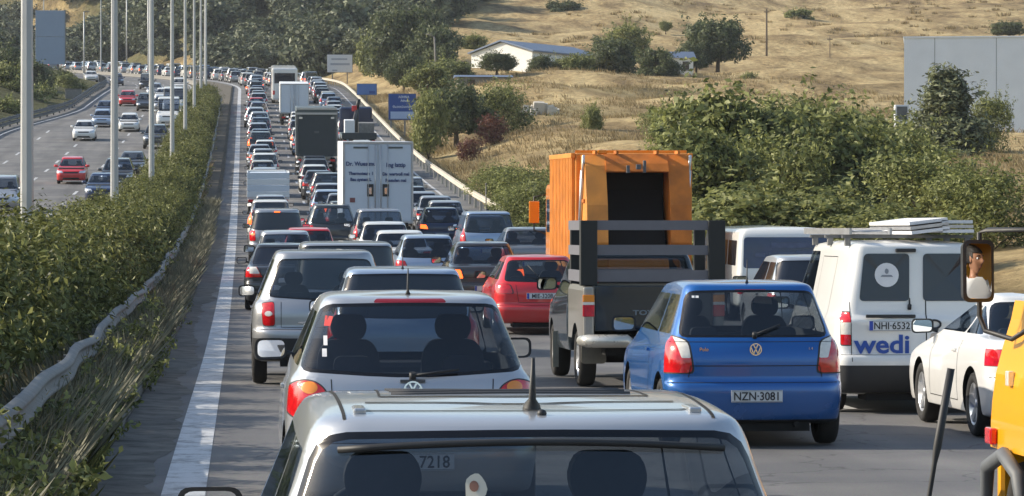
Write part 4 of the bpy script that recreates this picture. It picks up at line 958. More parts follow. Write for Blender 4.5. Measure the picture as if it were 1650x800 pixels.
o = wood("woodland", 9, spots, LF_FAR); o['label'] = "hazy wooded hillside filling the top left of the picture"; o['category'] = "woodland"
sp2 = []
for i in range(900):
    d = 430 + 420*g_.random(); x = g_.uniform(740, 1750); X = TX(x, F/d)
    if X > 28 + (d-430)*.19: sp2.append((X, d, tz(X, d) - .1, g_.uniform(.3, 1.2)))
o = tufts("hill_scrub", sp2, 40, .55, LF_DRY, 12, spread=1.0, wd=.07); o['label'] = "dry brown scrub scattered over the golden hill"; o['category'] = "scrub"
# ---------------------------------------------------------------- the nearest vehicles
def put(root, X, d, rz=0.0, label=None, cat=None, group=None):
    root.location = (X + float(C(d)), d, float(P(d + 1.5)) - 1.5*math.tan(slope(d+1.5)) + .006); root.rotation_euler = (slope(d + 2), 0, head(d) + rz)
    return tag(root, label, cat, group)
def whip(root, base, h, r=.012, lean=-.25, name="antenna"):
    m = MB(); m.tube([base, (base[0], base[1]+lean*h*.15, base[2]+h*.15), (base[0], base[1] + lean*h, base[2] + h)], [r*2.4, r, r*.5], 8); return m.build(name, M_TRIM, root)
def wiper(root, y, z, l, tilt, x0=0):
    m = MB(); m.tube([(x0, y-.02, z-.03), (x0, y-.035, z+.02)], .022, 8); m.tube([(x0, y-.04, z), (x0 + l*math.cos(tilt), y + l*math.sin(tilt)*.5 - .02, z + l*math.sin(tilt))], .009, 6); return m.build("wiper", M_TRIM, root)
# -- near silver hatchback directly ahead
T_NEAR = dict(kind='hatch', L=3.95, W=1.74, H=1.495, zb=.93, hl=1.0, yr=.34, r=.29, wy=.58, wb=2.45, tw=.715, rb=.10, rc=.2, cabin=(1.75, .85), gw0=.72, gw1=.58, ghi=1.405, glo=1.0, frit=.02, pill=(.36,),
  lines=[('t', [(-.40, 1.02), (-.38, 1.95)], .008), ('t', [(-.38, 1.95), (.38, 1.95)], .004), ('t', [(.38, 1.95), (.40, 1.02)], .008), ('t', [(-.52, .45), (-.535, 2.0)], .010), ('t', [(.52, .45), (.535, 2.0)], .010), ('t', [(-.49, .60), (-.44, .57), (.44, .57), (.49, .60)], .02), ('t', [(-.45, .80), (.45, .80)], .028), ('t', [(-.40, 1.02), (-.1, .99), (.1, .99), (.40, 1.02)], .035)])
near, bvh = car("hatchback", T_NEAR, SILVERL, True, M_WGLASS)
put(near, .80, 9.1, 0, "light silver hatchback in the foreground, its roof filling the bottom of the picture", "car")
def roof_z(bvh, x, y):
    h = bvh.ray_cast(Vector((x, y, 4)), Vector((0, 0, -1))); return h[0].z
m = MB()
for x in np.linspace(-.36, .36, 5): pass
for y in (1.14, 1.30, 1.46, 1.62):       # pressed ribs across the roof skin
    pts = [(x, y + .03*(1-(x/.4)**2)*-1, roof_z(bvh, x, y) + .0015) for x in np.linspace(-.36, .36, 11)]; m.tube(pts, .006, 6)
m.build("roof_rib", SILVERL, near)
for s in (-1, 1):
    m = MB(); zz = roof_z(bvh, s*.475, .6); m.box(s*.475-.018, s*.475+.018, .50, .68, zz-.01, zz+.010, ch=.006); m.build("roof_clip", SILVERL, near)
z = roof_z(bvh, .02, .62); m = MB(); m.tube([(.02, .62, z-.01), (.02, .62, z+.012), (.02, .60, z+.03), (.02, .57, z+.15)], [.030, .024, .011, .005], 12); m.build("antenna", M_TRIM, near)
m = MB(); z = roof_z(bvh, .04, .44); m.ball((.035, .46, z+.006), (.014, .014, .012)); m.build("washer_nozzle", M_TRIM, near)
# spoiler lip above the window, light sticker on the glass
def rear_y(bvh, x, z):
    h = bvh.ray_cast(Vector((x, -2, z)), Vector((0, 1, 0))); return h[0].y if h[0] else .3
m = MB(); pts = [(x, rear_y(bvh, x, 1.375) - .012 , 1.402 - .02*(x/.5)**2) for x in np.linspace(-.54, .54, 13)]; m.tube(pts, .010, 8); m.build("spoiler_lip", M_TRIM, near)
def on_glass(outline, name, mt, root, bvh, off=.004):
    vs = [(x, rear_y(bvh, x, z) - off, z) for x, z in outline]; c = (sum(v[0] for v in vs)/len(vs), sum(v[1] for v in vs)/len(vs), sum(v[2] for v in vs)/len(vs))
    mm = MB(); mm.add(vs + [c], [(i, (i+1) % len(vs), len(vs)) for i in range(len(vs))]); return mm.build(name, mt, root)
M_STICK = mat("sticker_cream", (.62, .58, .48), .6); M_STICKR = mat("sticker_red", (.6, .03, .03), .5); M_STICKW = mat("sticker_white", (.75, .75, .76), .5)
on_glass([(-.165 + .030*math.cos(a)*(1 + .12*math.cos(3*a)), 1.275 + .042*math.sin(a)*(1 + .1*math.sin(2*a))) for a in np.linspace(0, 6.28, 17)[:-1]], "sticker", M_STICK, near, bvh)
on_glass([(-.168 + .013*math.cos(a), 1.283 + .015*math.sin(a)) for a in np.linspace(0, 6.28, 13)[:-1]], "sticker", mat("sticker_brown", (.25, .12, .08), .6), near, bvh, .006)
plate(near, "YPB-4420", (0, -.012, .44))
# -- second silver hatchback with round lamps
fox, bvh = car("hatchback", T_FOX, SILVERL, True, M_WGLASS)
put(fox, 1.12, 22.6, 0, "pale silver hatchback with round rear lamps, second car ahead in the left lane", "car"); fox.scale = (1.04, 1.04, 1.06)
vw_badge(fox, (0, rear_y(bvh, 0, .86) - .012, .86), .062, -.1); whip(fox, (.0, .75, roof_z(bvh, 0, .75)), .17, .008, -.2)
wiper(fox, rear_y(bvh, 0, .96), .955, .30, .12); plate(fox, "YZH-7218", (0, -.012, .42))
on_glass([(-.56, 1.26), (-.52, 1.26), (-.50, 1.32), (-.55, 1.325)], "sticker", M_STICKR, fox, bvh); on_glass([(-.565, 1.14), (-.54, 1.14), (-.54, 1.20), (-.565, 1.20)], "sticker", M_STICKW, fox, bvh); on_glass([(-.575, 1.07), (-.545, 1.07), (-.545, 1.12), (-.575, 1.12)], "sticker", M_STICKW, fox, bvh)
m = MB(); m.box(-.08, .08, rear_y(bvh, 0, .925)-.02, rear_y(bvh, 0, .925)-.004, .915, .93); m.build("lock_trim", M_GREYPL, fox)
# -- tall silver-blue car squeezed in between the lanes
T_G = dict(T_MPV, H=1.57, tw=.72, L=4.1, hl=.95, W=1.72, ghi=1.47, cabin=(1.9, .9)); gcar, bvh = car("hatchback", T_G, LBLUE, True, M_DGLASS)
put(gcar, 1.72, 36.8, -.02, "pale blue car showing only roof and rear window above the second silver hatchback", "car"); plate(gcar, "", (0, -.012, .5)); whip(gcar, (0, .5, roof_z(bvh, 0, .5)), .2, .007)
# -- silver off-roader
suv, bvh = car("off_roader", T_SUV, SILVER, True, M_WGLASS)
put(suv, 1.02, 43.2, .0, "silver off-roader with an upright red and clear lamp, at the left edge line", "off-roader"); plate(suv, "NHA-3316", (0, .02, .66)); wiper(suv, rear_y(bvh, 0, 1.1), 1.09, .4, .1)
m = MB(); m.box(-.34, -.14, rear_y(bvh, -.25, .80)-.012, rear_y(bvh, -.25, .8), .79, .81); m.build("lettering_strip", M_CHROME, suv)
# -- dark-glassed estate ahead of the off-roader
T_F = dict(T_MPV, H=1.77, L=4.5, W=1.78, tl=[(.76, 1.05), (1.2, 1.05), (1.2, 1.50), (.70, 1.50)], tw=.80, gw0=.78, gw1=.68, ghi=1.68, glo=1.06); fcar, bvh = car("people_carrier", T_F, SILVER, False)
put(fcar, 1.6, 52.8, 0, "silver people carrier with a wide black rear window, just beyond the silver off-roader", "car"); plate(fcar, "", (0, -.012, .6))
T_E = dict(T_SEDAN, tl=[(.46, .72), (1.2, .72), (1.2, .98), (.60, .96)], tli=[([(.52, .80), (.74, .80), (.74, .95), (.60, .95)], M_CLRL)], trim=[('r', [(-1, .2), (1, .2), (1, .48), (-1, .48)], 29)])
ecar, bvh = car("saloon", T_E, DGREY, False); put(ecar, .86, 73.5, 0, "dark saloon with white and red lamps hugging the edge line, ahead of the silver off-roader", "car"); plate(ecar, "", (0, -.012, .5))
# -- blue hatchback
polo, bvh = car("hatchback", T_POLO9, BLUE, True, M_WGLASS, None)
put(polo, 4.64, 30.7, 0, "bright blue hatchback in the middle lane with large red rear lamps", "car"); polo.scale = (1.02, 1, 1.03)
vw_badge(polo, (0, rear_y(bvh, 0, .865) - .014, .865), .055, -.06); whip(polo, (0, .62, roof_z(bvh, 0, .62)), .21, .007, -.1)
plate(polo, "NZN·3081", (.0, rear_y(bvh, 0, .455)-.010, .455), .46, .105, eu=False); wiper(polo, rear_y(bvh, 0, 1.0), .995, .25, .35)
text_mesh("model_lettering", "Polo", .045, M_CHROME, polo, (-.46, rear_y(bvh, -.46, .86) - .006, .85), bold=.001); text_mesh("model_lettering", "1.4", .035, M_CHROME, polo, (.50, rear_y(bvh, .50, .86) - .006, .86))
on_glass([(-.53, 1.315), (-.47, 1.315), (-.47, 1.335), (-.53, 1.335)], "sticker", M_STICKW, polo, bvh); 
m = MB(); m.prism([(.14, 1.255), (.32, 1.24), (.31, 1.31), (.17, 1.315)], 'y', 1.2, 1.215); m.build("sun_shade", M_STICKW, polo)
# -- red hatchback
red, bvh = car("hatchback", T_RED, RED, True, M_WGLASS)
put(red, 5.32, 61, 0, "glossy red hatchback half hidden behind the dark pickup", "car"); plate(red, "MIE-3208", (0, rear_y(bvh, 0, .70)-.012, .70)); wiper(red, rear_y(bvh, 0, 1.0), 1.0, .33, 2.3)
# -- white van
T_VAN['H'] = 1.86
van, bvh = car("panel_van", T_VAN, WHITE, True, M_WGLASS)
put(van, 7.2, 36.2, 0, "white panel van with blue lettering on its rear and a ladder on top", "van")
for o in [o for o in S.objects if o.parent == van and o.name.startswith('rear_window')]: pass
M_VGL = mat("van_door_glass", (.014, .020, .036), .12, spec=.7)
for nm, o in (("rear_window", [(-.60, 1.21), (-.06, 1.21), (-.05, 1.72), (-.54, 1.72)]), ("rear_window", [(.09, 1.21), (.64, 1.21), (.58, 1.72), (.10, 1.72)])):
    on_glass(rnd(o, .05, 4), nm, M_VGL, van, bvh, .010)
on_glass([(-.30 + .13*math.cos(a), 1.49 + .13*math.sin(a)) for a in np.linspace(0, 6.28, 25)[:-1]], "sticker", M_STICKW, van, bvh, .016)
on_glass([(-.30 + .022*math.cos(a), 1.53 + .03*math.sin(a)) for a in np.linspace(0, 6.28, 9)[:-1]], "sticker", mat("sticker_grey", (.25, .27, .3), .6), van, bvh, .019); on_glass([(-.37, 1.47), (-.23, 1.47), (-.25, 1.49), (-.35, 1.49)], "sticker", mat("sticker_grey", (.25, .27, .3), .6), van, bvh, .019)
text_mesh("door_lettering", "wedi", .275, mat("sign_blue", (.01, .07, .36), .5), van, (-.36, rear_y(bvh, -.36, .70)-.012, .655), bold=.0065, sx=1.14)
plate(van, "NHI·6532", (-.28, rear_y(bvh, -.28, .95)-.014, .945), .46, .11); m = MB(); m.box(-.54, -.0, rear_y(bvh, -.28, 1.03)-.03, rear_y(bvh, -.28, 1.03), 1.03, 1.065, ch=.008); m.build("plate_light_bar", M_TRIM, van)
m = MB(); m.box(-.20, .02, rear_y(bvh, -.1, 1.76)-.04, rear_y(bvh, -.1, 1.76)+.02, 1.735, 1.775, ch=.01); m.build("brake_light", M_TRIM, van)
m = MB(); m.tube([(.20 + .07*math.cos(a), rear_y(bvh, .2, .96)-.02, .96 + .045*math.sin(a)) for a in np.linspace(0, 6.28, 17)], .012, 6); m.build("door_handle", M_TRIM, van)
wiper(van, rear_y(bvh, -.1, 1.2), 1.15, .42, 1.5, -.06)
# roof rack, ladder and boards
for y in (.5, 1.6, 2.6):
    m = MB(); m.box(-.72, .72, y-.02, y+.02, 1.885, 1.92)
    for s in (-1, 1): m.box(s*.66-.03, s*.66+.03, y-.03, y+.03, 1.80, 1.886)
    m.build("roof_bar", M_GALV, van)
lad = empty("ladder", (van.location.x - .05, van.location.y + .35, van.location.z + 1.925), label="aluminium ladder lying on the roof rack of the white van", cat="ladder")
m = MB()
for s in (-.62, -.18): m.box(s-.014, s+.014, -.1, 2.9, 0, .07)
m.build("rail", M_ALLOY, lad); m = MB()
for k in range(10): m.tube([(-.62, .05 + k*.29, .035), (-.18, .05 + k*.29, .035)], .013, 6)
m.build("rung", M_ALLOY, lad)
for q, (x0, x1, z0, tl_) in enumerate([(.00, .42, .0, .12), (.34, .68, .02, .0)]):
    bt = empty("plasterboard" if False else "board_stack", (van.location.x + x0, van.location.y + .3, van.location.z + 1.925), label=["pale boards tilted up beside the ladder on the white van", "stack of grey profile boards at the right of the van's roof rack"][q], cat="boards")
    for k in range(3):
        mm = MB(); Mx = Matrix.Rotation(-tl_, 4, 'Y'); mm.box(0, x1-x0, -.05 + k*.03, 2.4, z0 + .05*k, z0 + .05*k + .035, M=Mx); mm.build("board", [M_STICKW, M_ALLOY, M_STICKW][k], bt)
# -- white coupe
coupe, bvh = car("coupe", T_COUPE, WHITE, True, M_WGLASS)
put(coupe, 7.80, 31.4, 0, "white two-door car between the white van and the yellow lorry", "car"); plate(coupe, "", (0, -.012, .5))
# -- small silver car between minibus and van
sc_, bvh = car("hatchback", T_MICRO, SILVERL, False); put(sc_, 9.55, 56.5, 0, "pale silver car showing only its roof between the minibus and the white van", "car"); plate(sc_, "", (0, -.012, .5))
# -- white minibus
bus = empty("minibus")
def busrows(w): return [(w*.93, .15, 6.2, .32, .32, .1, .3, .03, 0), (w, .03, 6.4, .40, .40, .1, .35, .03, 0), (w, 0, 6.4, .6, .6, .1, .4, .03, 0), (w, .01, 6.38, 1.05, .95, .1, .4, .03, 0), (w*.99, .02, 5.9, 1.15, 1.1, .1, .35, .03, 0), (w*.97, .05, 5.5, 1.5, 1.5, .1, .3, .03, 0), (w*.94, .09, 5.1, 1.92, 1.92, .1, .3, .03, 0), (w*.90, .14, 4.9, 2.02, 2.0, .1, .25, .03, .01), (w*.78, .22, 4.7, 2.09, 2.07, .1, .2, .03, .01), (w*.4, .5, 4.4, 2.12, 2.1, .05, .05, 0, .01), (.03, .9, 4.0, 2.13, 2.12, .01, .01, 0, .01)]
bm = shell(busrows(1.01), 3, (8, 4, 26, 4, 8)); bm = arches(bm, [(1.3, .35), (4.9, .35)], .42, 1.01); bvh = BVHTree.FromBMesh(bm)
cut(bm, 'r', rnd([(-.86, 1.20), (.86, 1.20), (.84, 1.90), (-.84, 1.90)], .08), 3); cut(bm, 'f', rnd([(-.8, 1.2), (.8, 1.2), (.78, 1.85), (-.78, 1.85)], .08), 4, lim=lambda c: c.y > 3)
for i, y in enumerate((.4, 1.5, 2.6, 3.7)):
    for k, sd_ in enumerate('LR'): cut(bm, sd_, rnd([(y, 1.25), (y+.98, 1.25), (y+.98, 1.82), (y, 1.82)], .05), 5 + i*2 + k)
for k, s in enumerate((-1, 1)): cut(bm, 'r', rnd([(s*.84, .62), (s*1.05, .62), (s*1.05, .98), (s*.84, .98)], .02), 20 + k)
M_BUSGL = mat("bus_glass_blue", (.014, .03, .10), .15, spec=.8, var=.6, scale=3)
for nm, me in split(bm, [("body", {0: WHITE, 1: M_SOOT}), ("rear_window", {3: M_BUSGL}), ("windscreen", {4: M_DGLASS})] + [("side_window", {k: M_DGLASS}) for k in range(5, 13)] + [("tail_light", {20: M_REDL}), ("tail_light", {21: M_REDL})]): link(nm, me, bus)
add_wheels(bus, [(1.3, .35), (4.9, .35)], 1.01, .35); plate(bus, "", (0, -.012, .8))
text_mesh("window_lettering", "0310 3456", .09, mat("faded_white", (.30, .33, .42), .6), bus, (-.05, rear_y(bvh, 0, 1.24) - .012, 1.235), bold=.002)
m = MB()
for (x0, x1, z0, z1) in [(-.62, -.42, 1.46, 1.54), (-.35, .30, 1.50, 1.56), (-.35, .10, 1.40, 1.45), (-.3, .5, 1.66, 1.78), (.2, .7, 1.48, 1.6)]: m.box(x0, x1, rear_y(bvh, (x0+x1)/2, (z0+z1)/2) - .012, rear_y(bvh, (x0+x1)/2, (z0+z1)/2) - .004, z0, z1)
m.build("window_print", mat("faded_print", (.10, .13, .22), .5, var=.5, scale=9), bus)
bus.scale = (1, 1, .88); put(bus, 10.72, 67, 0, "white minibus with a blue tinted rear window standing at the right edge", "minibus")

# -- dark pickup with a slatted rack
pk = empty("pickup"); w = .88
M_PK = DGREEN; M_PKS = paint("paint_dusty_grey", (.32, .31, .28), .3, .45, .35)
m = MB()
side = rnd([(0, .62), (0, 1.26), (1.55, 1.28), (1.55, .62), (1.40, .62), (1.30, .98), (.62, .98), (.5, .62)], .02, 2)
for s in (-1, 1):
    # wing panel in strips round the wheel arch
    yy = np.linspace(.04, 1.75, 26); cx, cz, r_ = .95, .36, .44
    def zb_(y): return max(.60, cz + math.sqrt(max(0, r_**2 - (y-cx)**2)))
    for i in range(25):
        a, b = yy[i], yy[i+1]
        X1 = s*w; X0 = s*(w-.05)
        vs = [(X1, a, zb_(a)), (X1, b, zb_(b)), (X1 - s*.0, b, 1.22), (X1, a, 1.22), (X1 - s*.03, b, 1.285), (X1 - s*.03, a, 1.285), (X1 - s*.12, b, 1.285), (X1 - s*.12, a, 1.285), (X1 - s*.12, b, .8), (X1 - s*.12, a, .8)]
        fs = [(0, 1, 2, 3), (3, 2, 4, 5), (5, 4, 6, 7), (7, 6, 8, 9)]
        if s < 0: fs = [f[::-1] for f in fs]
        m.add(vs, fs, 0, False)
m.box(-w+.1, w-.1, .06, 1.75, .78, .84); m.box(-w+.1, w-.1, 1.69, 1.75, .84, 1.28)
m.build("cargo_bed", M_PKS, pk)
for s in (-1, 1): m = MB(); m.box(s*(w-.07) - .07, s*(w-.07) + .07, .0, .10, .62, 1.27, ch=.03); m.build("rear_corner", M_PKS, pk)
m = MB(); m.box(-w+.15, w-.15, .0, .06, .72, 1.28, ch=.012); m.box(-w+.19, w-.19, -.008, .01, 1.19, 1.225); m.box(-w+.19, w-.19, -.008, .01, 1.09, 1.105); m.box(-w+.19, w-.19, -.012, .01, .80, .82); tg = m.build("tailgate", DGREEN, pk)
text_mesh("tailgate_lettering", "TOYOTA", .085, mat("worn_lettering", (.16, .2, .24), .6), tg, (0, -.010, .92), bold=.002, sx=1.5)
for s in (-1, 1):
    m = MB(); x0, x1 = sorted((s*(w-.14), s*(w+.004))); m.box(x0, x1, -.02, .04, 1.08, 1.17, 0, ch=.006); m.box(x0, x1, -.02, .04, 1.045, 1.08, 1); m.box(x0, x1, -.02, .04, .90, 1.045, 2, ch=.006); m.build("tail_light", [M_AMB, M_CLRL, M_REDL], pk)
m = MB(); m.tube([(-w-.02, .10, .60), (-w+.05, -.10, .60), (-.35, -.12, .60), (-.22, -.12, .52), (.22, -.12, .52), (.35, -.12, .60), (w-.05, -.10, .60), (w+.02, .10, .60)], [.06, .085, .085, .06, .06, .085, .085, .06], 10); m.build("bumper", mat("bumper_steel", (.62, .60, .54), .3, .6, var=.2), pk)
m = MB(); m.box(-.6, .6, 0, 3.2, .42, .60); m.box(-.5, .5, .8, 1.1, .3, .42); m.build("chassis", M_SOOT, pk)
# cab
cabrows = [(.84, 1.85, 4.75, .42, .40, .05, .2, .01, 0), (.87, 1.80, 4.85, .55, .5, .05, .25, .01, 0), (.88, 1.80, 4.86, .9, .75, .05, .3, .01, 0), (.87, 1.80, 4.75, 1.12, .95, .05, .3, .01, 0), (.845, 1.80, 4.0, 1.20, 1.10, .05, .2, .01, 0), (.83, 1.80, 3.72, 1.24, 1.18, .06, .15, .01, 0), (.76, 1.86, 3.3, 1.48, 1.48, .08, .12, .01, 0), (.70, 1.92, 3.0, 1.66, 1.66, .08, .12, .01, 0), (.60, 2.02, 2.85, 1.72, 1.71, .06, .08, 0, 0), (.3, 2.15, 2.7, 1.74, 1.73, .03, .03, 0, 0), (.03, 2.3, 2.6, 1.745, 1.74, .01, .01, 0, 0)]
bm = shell(cabrows, 2, (6, 3, 18, 4, 6)); bm = arches(bm, [(4.0, .36)], .43, .88)
cut(bm, 'r', rnd([(-.66, 1.28), (.66, 1.28), (.58, 1.60), (-.58, 1.60)], .05), 3); cut(bm, 'f', rnd([(-.70, 1.26), (.70, 1.26), (.60, 1.60), (-.60, 1.60)], .05), 4, lim=lambda c: c.y > 2.6)
for k, sd_ in enumerate('LR'): cut(bm, sd_, rnd([(2.0, 1.27), (3.45, 1.27), (3.1, 1.60), (2.1, 1.60)], .05), 5 + k)
for nm, me in split(bm, [("cab", {0: DGREEN, 1: M_SOOT}), ("rear_window", {3: M_WGLASS}), ("windscreen", {4: M_WGLASS}), ("side_window", {5: M_WGLASS}), ("side_window", {6: M_WGLASS})]): link(nm, me, pk)
add_wheels(pk, [(.95, .36), (4.0, .36)], .88, .36, 6, .22); mirrors(pk, .84, 3.6, 1.25, M_TRIM, 1.2)
for s in (-1, 1):
    m = MB(); m.prism(rnd([(s*.70-.16, .30), (s*.70+.16, .30), (s*.70+.15, .56), (s*.70-.15, .56)], .05), 'y', .44, .46); m.build("mud_flap", mat("mud_flap", (.20, .18, .14), .8, var=.3), pk)
    m = MB(); m.box(s*.88-.03, s*.88+.05, 3.45, 3.47, .14, .62); m.build("mud_flap", mat("dusty_flap", (.36, .33, .26), .9, var=.3), pk)
M_RKB = mat("rack_black", (.018, .02, .02), .7, var=.3, bump=.2)
for s in (-1, 1):
    rk = MB(); rk.box(s*.80-.105, s*.80+.105, .06, .22, 1.28, 2.09, ch=.01); rk.build("rack_post", M_RKB, pk); rk = MB(); rk.box(s*.80-.07, s*.80+.07, 1.55, 1.68, 1.28, 2.09, ch=.01); rk.build("rack_post", M_RKB, pk)
M_SLAT = mat("grey_slat", (.15, .15, .17), .6, .2, var=.15)
for i, (zz, hh) in enumerate([(1.97, .12), (1.66, .12), (1.33, .14)]):
    m = MB(); m.box(-.70, .70, .10, .16, zz, zz+hh); m.build("slat", M_SLAT, pk)
    for s in (-1, 1): m = MB(); x0, x1 = sorted((s*.90, s*.86)); m.box(x0-.0, x1, .22, 1.55, zz, zz+hh); m.build("slat", M_SLAT, pk)
    m = MB(); m.box(-.70, .70, 1.58, 1.63, zz, zz+hh); m.build("slat", M_SLAT, pk)
plate(pk, "", (0, -.16, .60), eu=False)
put(pk, 5.06, 42, .01, "dark green pickup with a black and grey slatted rack around its bed", "pickup")

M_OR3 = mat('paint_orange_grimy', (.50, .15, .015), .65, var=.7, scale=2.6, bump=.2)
# -- orange refuse truck
gt = empty("refuse_truck"); M_OR2 = mat("paint_orange_worn", (.66, .25, .035), .6, var=.5, scale=2.2, bump=.15, coat=.2)
m = MB(); m.box(-1.22, 1.22, 1.0, 6.0, 1.0, 3.36, ch=.04)
m.build("container", M_OR2, gt)
m = MB()
for s in (-1, 1):
    for y in np.arange(1.05, 6.0, .34): 
        x0, x1 = sorted((s*1.22, s*1.30)); m.box(x0, x1, y, y+.12, 1.0, 3.36, ch=.015)
    for z0 in (1.0, 3.26): x0, x1 = sorted((s*1.22, s*1.31)); m.box(x0, x1, 1.0, 6.0, z0, z0+.10, ch=.01)
m.build("side_rib", M_OR2, gt)
for z0 in (1.75, 2.35):
    m = MB(); m.box(-1.13, -1.09, .1, 1.0, z0, z0+.07); m.build("cheek_rib", M_OR3, gt)
m = MB()
for x0 in (-.9, -.45, .4, .85): m.box(x0, x0+.05, .0, .5, 3.335, 3.40)
m.build("top_stiffener", M_OR3, gt)
hop = [(-.25, .95), (-.42, 1.55), (-.30, 2.3), (.1, 3.1), (.35, 3.32), (1.05, 3.32), (1.05, .95)]
for s in (-1, 1):
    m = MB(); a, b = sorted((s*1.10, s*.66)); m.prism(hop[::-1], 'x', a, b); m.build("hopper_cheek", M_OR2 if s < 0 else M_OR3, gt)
    m = MB(); xx = s*1.13; m.tube([(xx, .9, 1.6), (xx, .3, 3.0)], .05, 8); m.tube([(xx, .45, 2.65), (xx, .1, 3.3)], .03, 8); m.build("hydraulic_ram", M_ALLOY, gt)
m = MB(); m.prism([(-.02, 2.98), (.1, 3.14), (.35, 3.335), (1.05, 3.335), (1.05, 3.0), (.3, 3.0), (.05, 2.96)][::-1], 'x', -.66, .66); m.build("hopper_lid", M_OR3, gt)
m = MB(); m.box(-.66, .66, -.32, 1.0, .98, 1.45, ch=.03); m.build("loading_sill", ORANGE, gt)
m = MB(); m.box(-1.08, 1.08, -.46, -.36, 1.36, 1.50, ch=.02); m.box(-1.1, 1.1, -.40, -.2, .70, .95, ch=.02); m.build("rear_beam", M_TRIM, gt)
m = MB(); m.box(-.655, .655, .85, .95, 1.45, 2.99); m.prism([(-.0, 1.5), (.85, 2.6), (.85, 2.5), (.1, 1.45)], 'x', -.6, .6); m.box(-.64, .64, .2, .8, 1.46, 1.6); m.build("packer_blade", M_SOOT, gt)
m = MB(); m.box(-.05, .05, -.20, -.12, 3.02, 3.12, ch=.01); m.box(.10, .16, -.20, -.1, 2.95, 3.2, ch=.01); m.box(-.25, -.19, -.22, -.1, 2.95, 3.1); m.build("lid_hook", M_GREYPL, gt)
m = MB(); m.box(-.8, -.6, .4, .6, 3.33, 3.42, ch=.02); m.box(-1.2, 1.2, 1.2, 1.3, 3.36, 3.42); m.build("roof_lamp", M_AMB, gt)
m = MB(); m.box(-.45, .45, .3, 8.2, .62, .95); m.build("chassis", M_SOOT, gt)
m = MB(); m.box(-1.18, 1.18, 6.25, 8.3, .55, 2.75, ch=.12); m.build("cab", ORANGE, gt); m = MB(); m.box(-1.0, 1.0, 8.29, 8.33, 1.6, 2.45); m.build("windscreen", M_DGLASS, gt)
for s in (-1, 1):
    m = MB(); x0, x1 = sorted((s*1.1, s*1.195)); m.box(x0, x1, 6.6, 7.9, 1.65, 2.4, ch=.02); m.build("side_window", M_DGLASS, gt)
    m = MB(); m.tube([(s*1.15, 8.2, 2.5), (s*1.45, 8.3, 2.45), (s*1.45, 8.3, 1.7), (s*1.15, 8.2, 1.6)], .02, 6, 0); m.box(s*1.45-.12, s*1.45+.12, 8.25, 8.33, 1.85, 2.35, 1, ch=.02); m.build("wing_mirror", [M_TRIM, M_AMB if s < 0 else M_TRIM], gt)
    m = MB(); x0, x1 = sorted((s*.86, s*1.08)); m.box(x0, x1, -.44, -.40, .74, .90, ch=.01); m.build("tail_light", M_REDL, gt)
add_wheels(gt, [(1.6, .5), (7.3, .5)], 1.2, .50, 8, .30); plate(gt, "", (0, -.41, .82))
gt.scale = (.96, 1, 1); put(gt, 7.93, 68.6, 0, "orange refuse truck with a dark open hopper, ahead of the pickup", "refuse truck")

# -- yellow lorry at the right edge with its driver
yl = empty("lorry")
M_YEL = YELLOW
def yx(z): return np.interp(z, [.3, .9, 1.05, 1.2, 1.35, 1.5, 1.62, 1.9, 2.3], [1.10, 1.10, 1.09, 1.07, 1.03, .985, .96, .94, .90])
m = MB(); ys = [3.05, 3.2, 3.6, 4.1, 4.6, 4.9, 5.05]
zs = [.52, .74, .9, 1.05, 1.3, 1.62]
def sidegrid(m, zs, ys, s, arch=None):
    V = [[(s*float(yx(z)), y, z) for y in ys] for z in zs]
    vs = [p for r_ in V for p in r_]; n = len(ys)
    fs = [(j*n+i, j*n+i+1, (j+1)*n+i+1, (j+1)*n+i) for j in range(len(zs)-1) for i in range(n-1)]
    if s < 0: fs = [f[::-1] for f in fs]
    m.add(vs, fs, 0, False)
for s in (-1, 1):
    sidegrid(m, [.62, .9, 1.05, 1.2, 1.35, 1.5, 1.6], [2.9, 3.5, 4.0, 4.45], s)
    sidegrid(m, [.80, .95, 1.05, 1.2, 1.35, 1.5, 1.6], [4.45, 4.9, 5.25, 5.45], s)
    sidegrid(m, [1.6, 1.75, 1.9, 2.1, 2.25], [2.9, 3.15], s); sidegrid(m, [1.6, 1.75, 1.9, 2.1, 2.25], [4.93, 5.02], s); sidegrid(m, [2.18, 2.3], [2.9, 5.0], s)
m.box(-.95, .95, 2.9, 5.0, 2.28, 2.36, ch=.03); m.box(-1.06, 1.06, 2.86, 2.92, .6, 1.3); m.box(-.94, .94, 2.86, 2.92, 1.3, 2.28); 
m.box(-1.06, 1.06, 5.40, 5.48, .45, 1.2, ch=.03); m.prism([(4.95, 1.60), (5.05, 1.62), (5.44, 1.28), (5.44, 1.2), (5.0, 1.54)][::-1], 'x', -.94, .94)
m.build("cab", M_YEL, yl)
m = MB(); m.box(-.98, .98, 4.97, 4.99, 1.60, 2.28); m.build("windscreen", M_WGLASS, yl)
m = MB(); m.box(-1.112, -1.098, 3.5, 3.503, .62, 1.6); m.box(-1.112, -1.098, 4.44, 4.445, .62, 1.6); 
for s in (-1, 1):
    m2 = MB(); m2.tube([(s*1.06, 5.47, .30), (s*1.125, 5.44, .50), (s*1.14, 5.34, .70), (s*1.14, 4.95, .79), (s*1.14, 4.6, .70), (s*1.12, 4.48, .30)], [.02, .035, .042, .042, .042, .02], 8); m2.build("wheel_arch", M_GREYPL, yl)
    m2 = MB(); x0, x1 = sorted((s*1.10, s*1.14)); m2.box(x0, x1, 5.28, 5.42, .82, .91, 0, ch=.01); m2.build("side_marker", M_REDL, yl)
    m2 = MB(); x0, x1 = sorted((s*1.07, s*1.105)); m2.box(x0, x1, 5.0, 5.07, 1.15, 1.23, 0, ch=.005); m2.build("indicator", M_CLRL, yl)
m.build("door_gap", M_SOOT, yl)
ms = MB(); px0 = -1.24
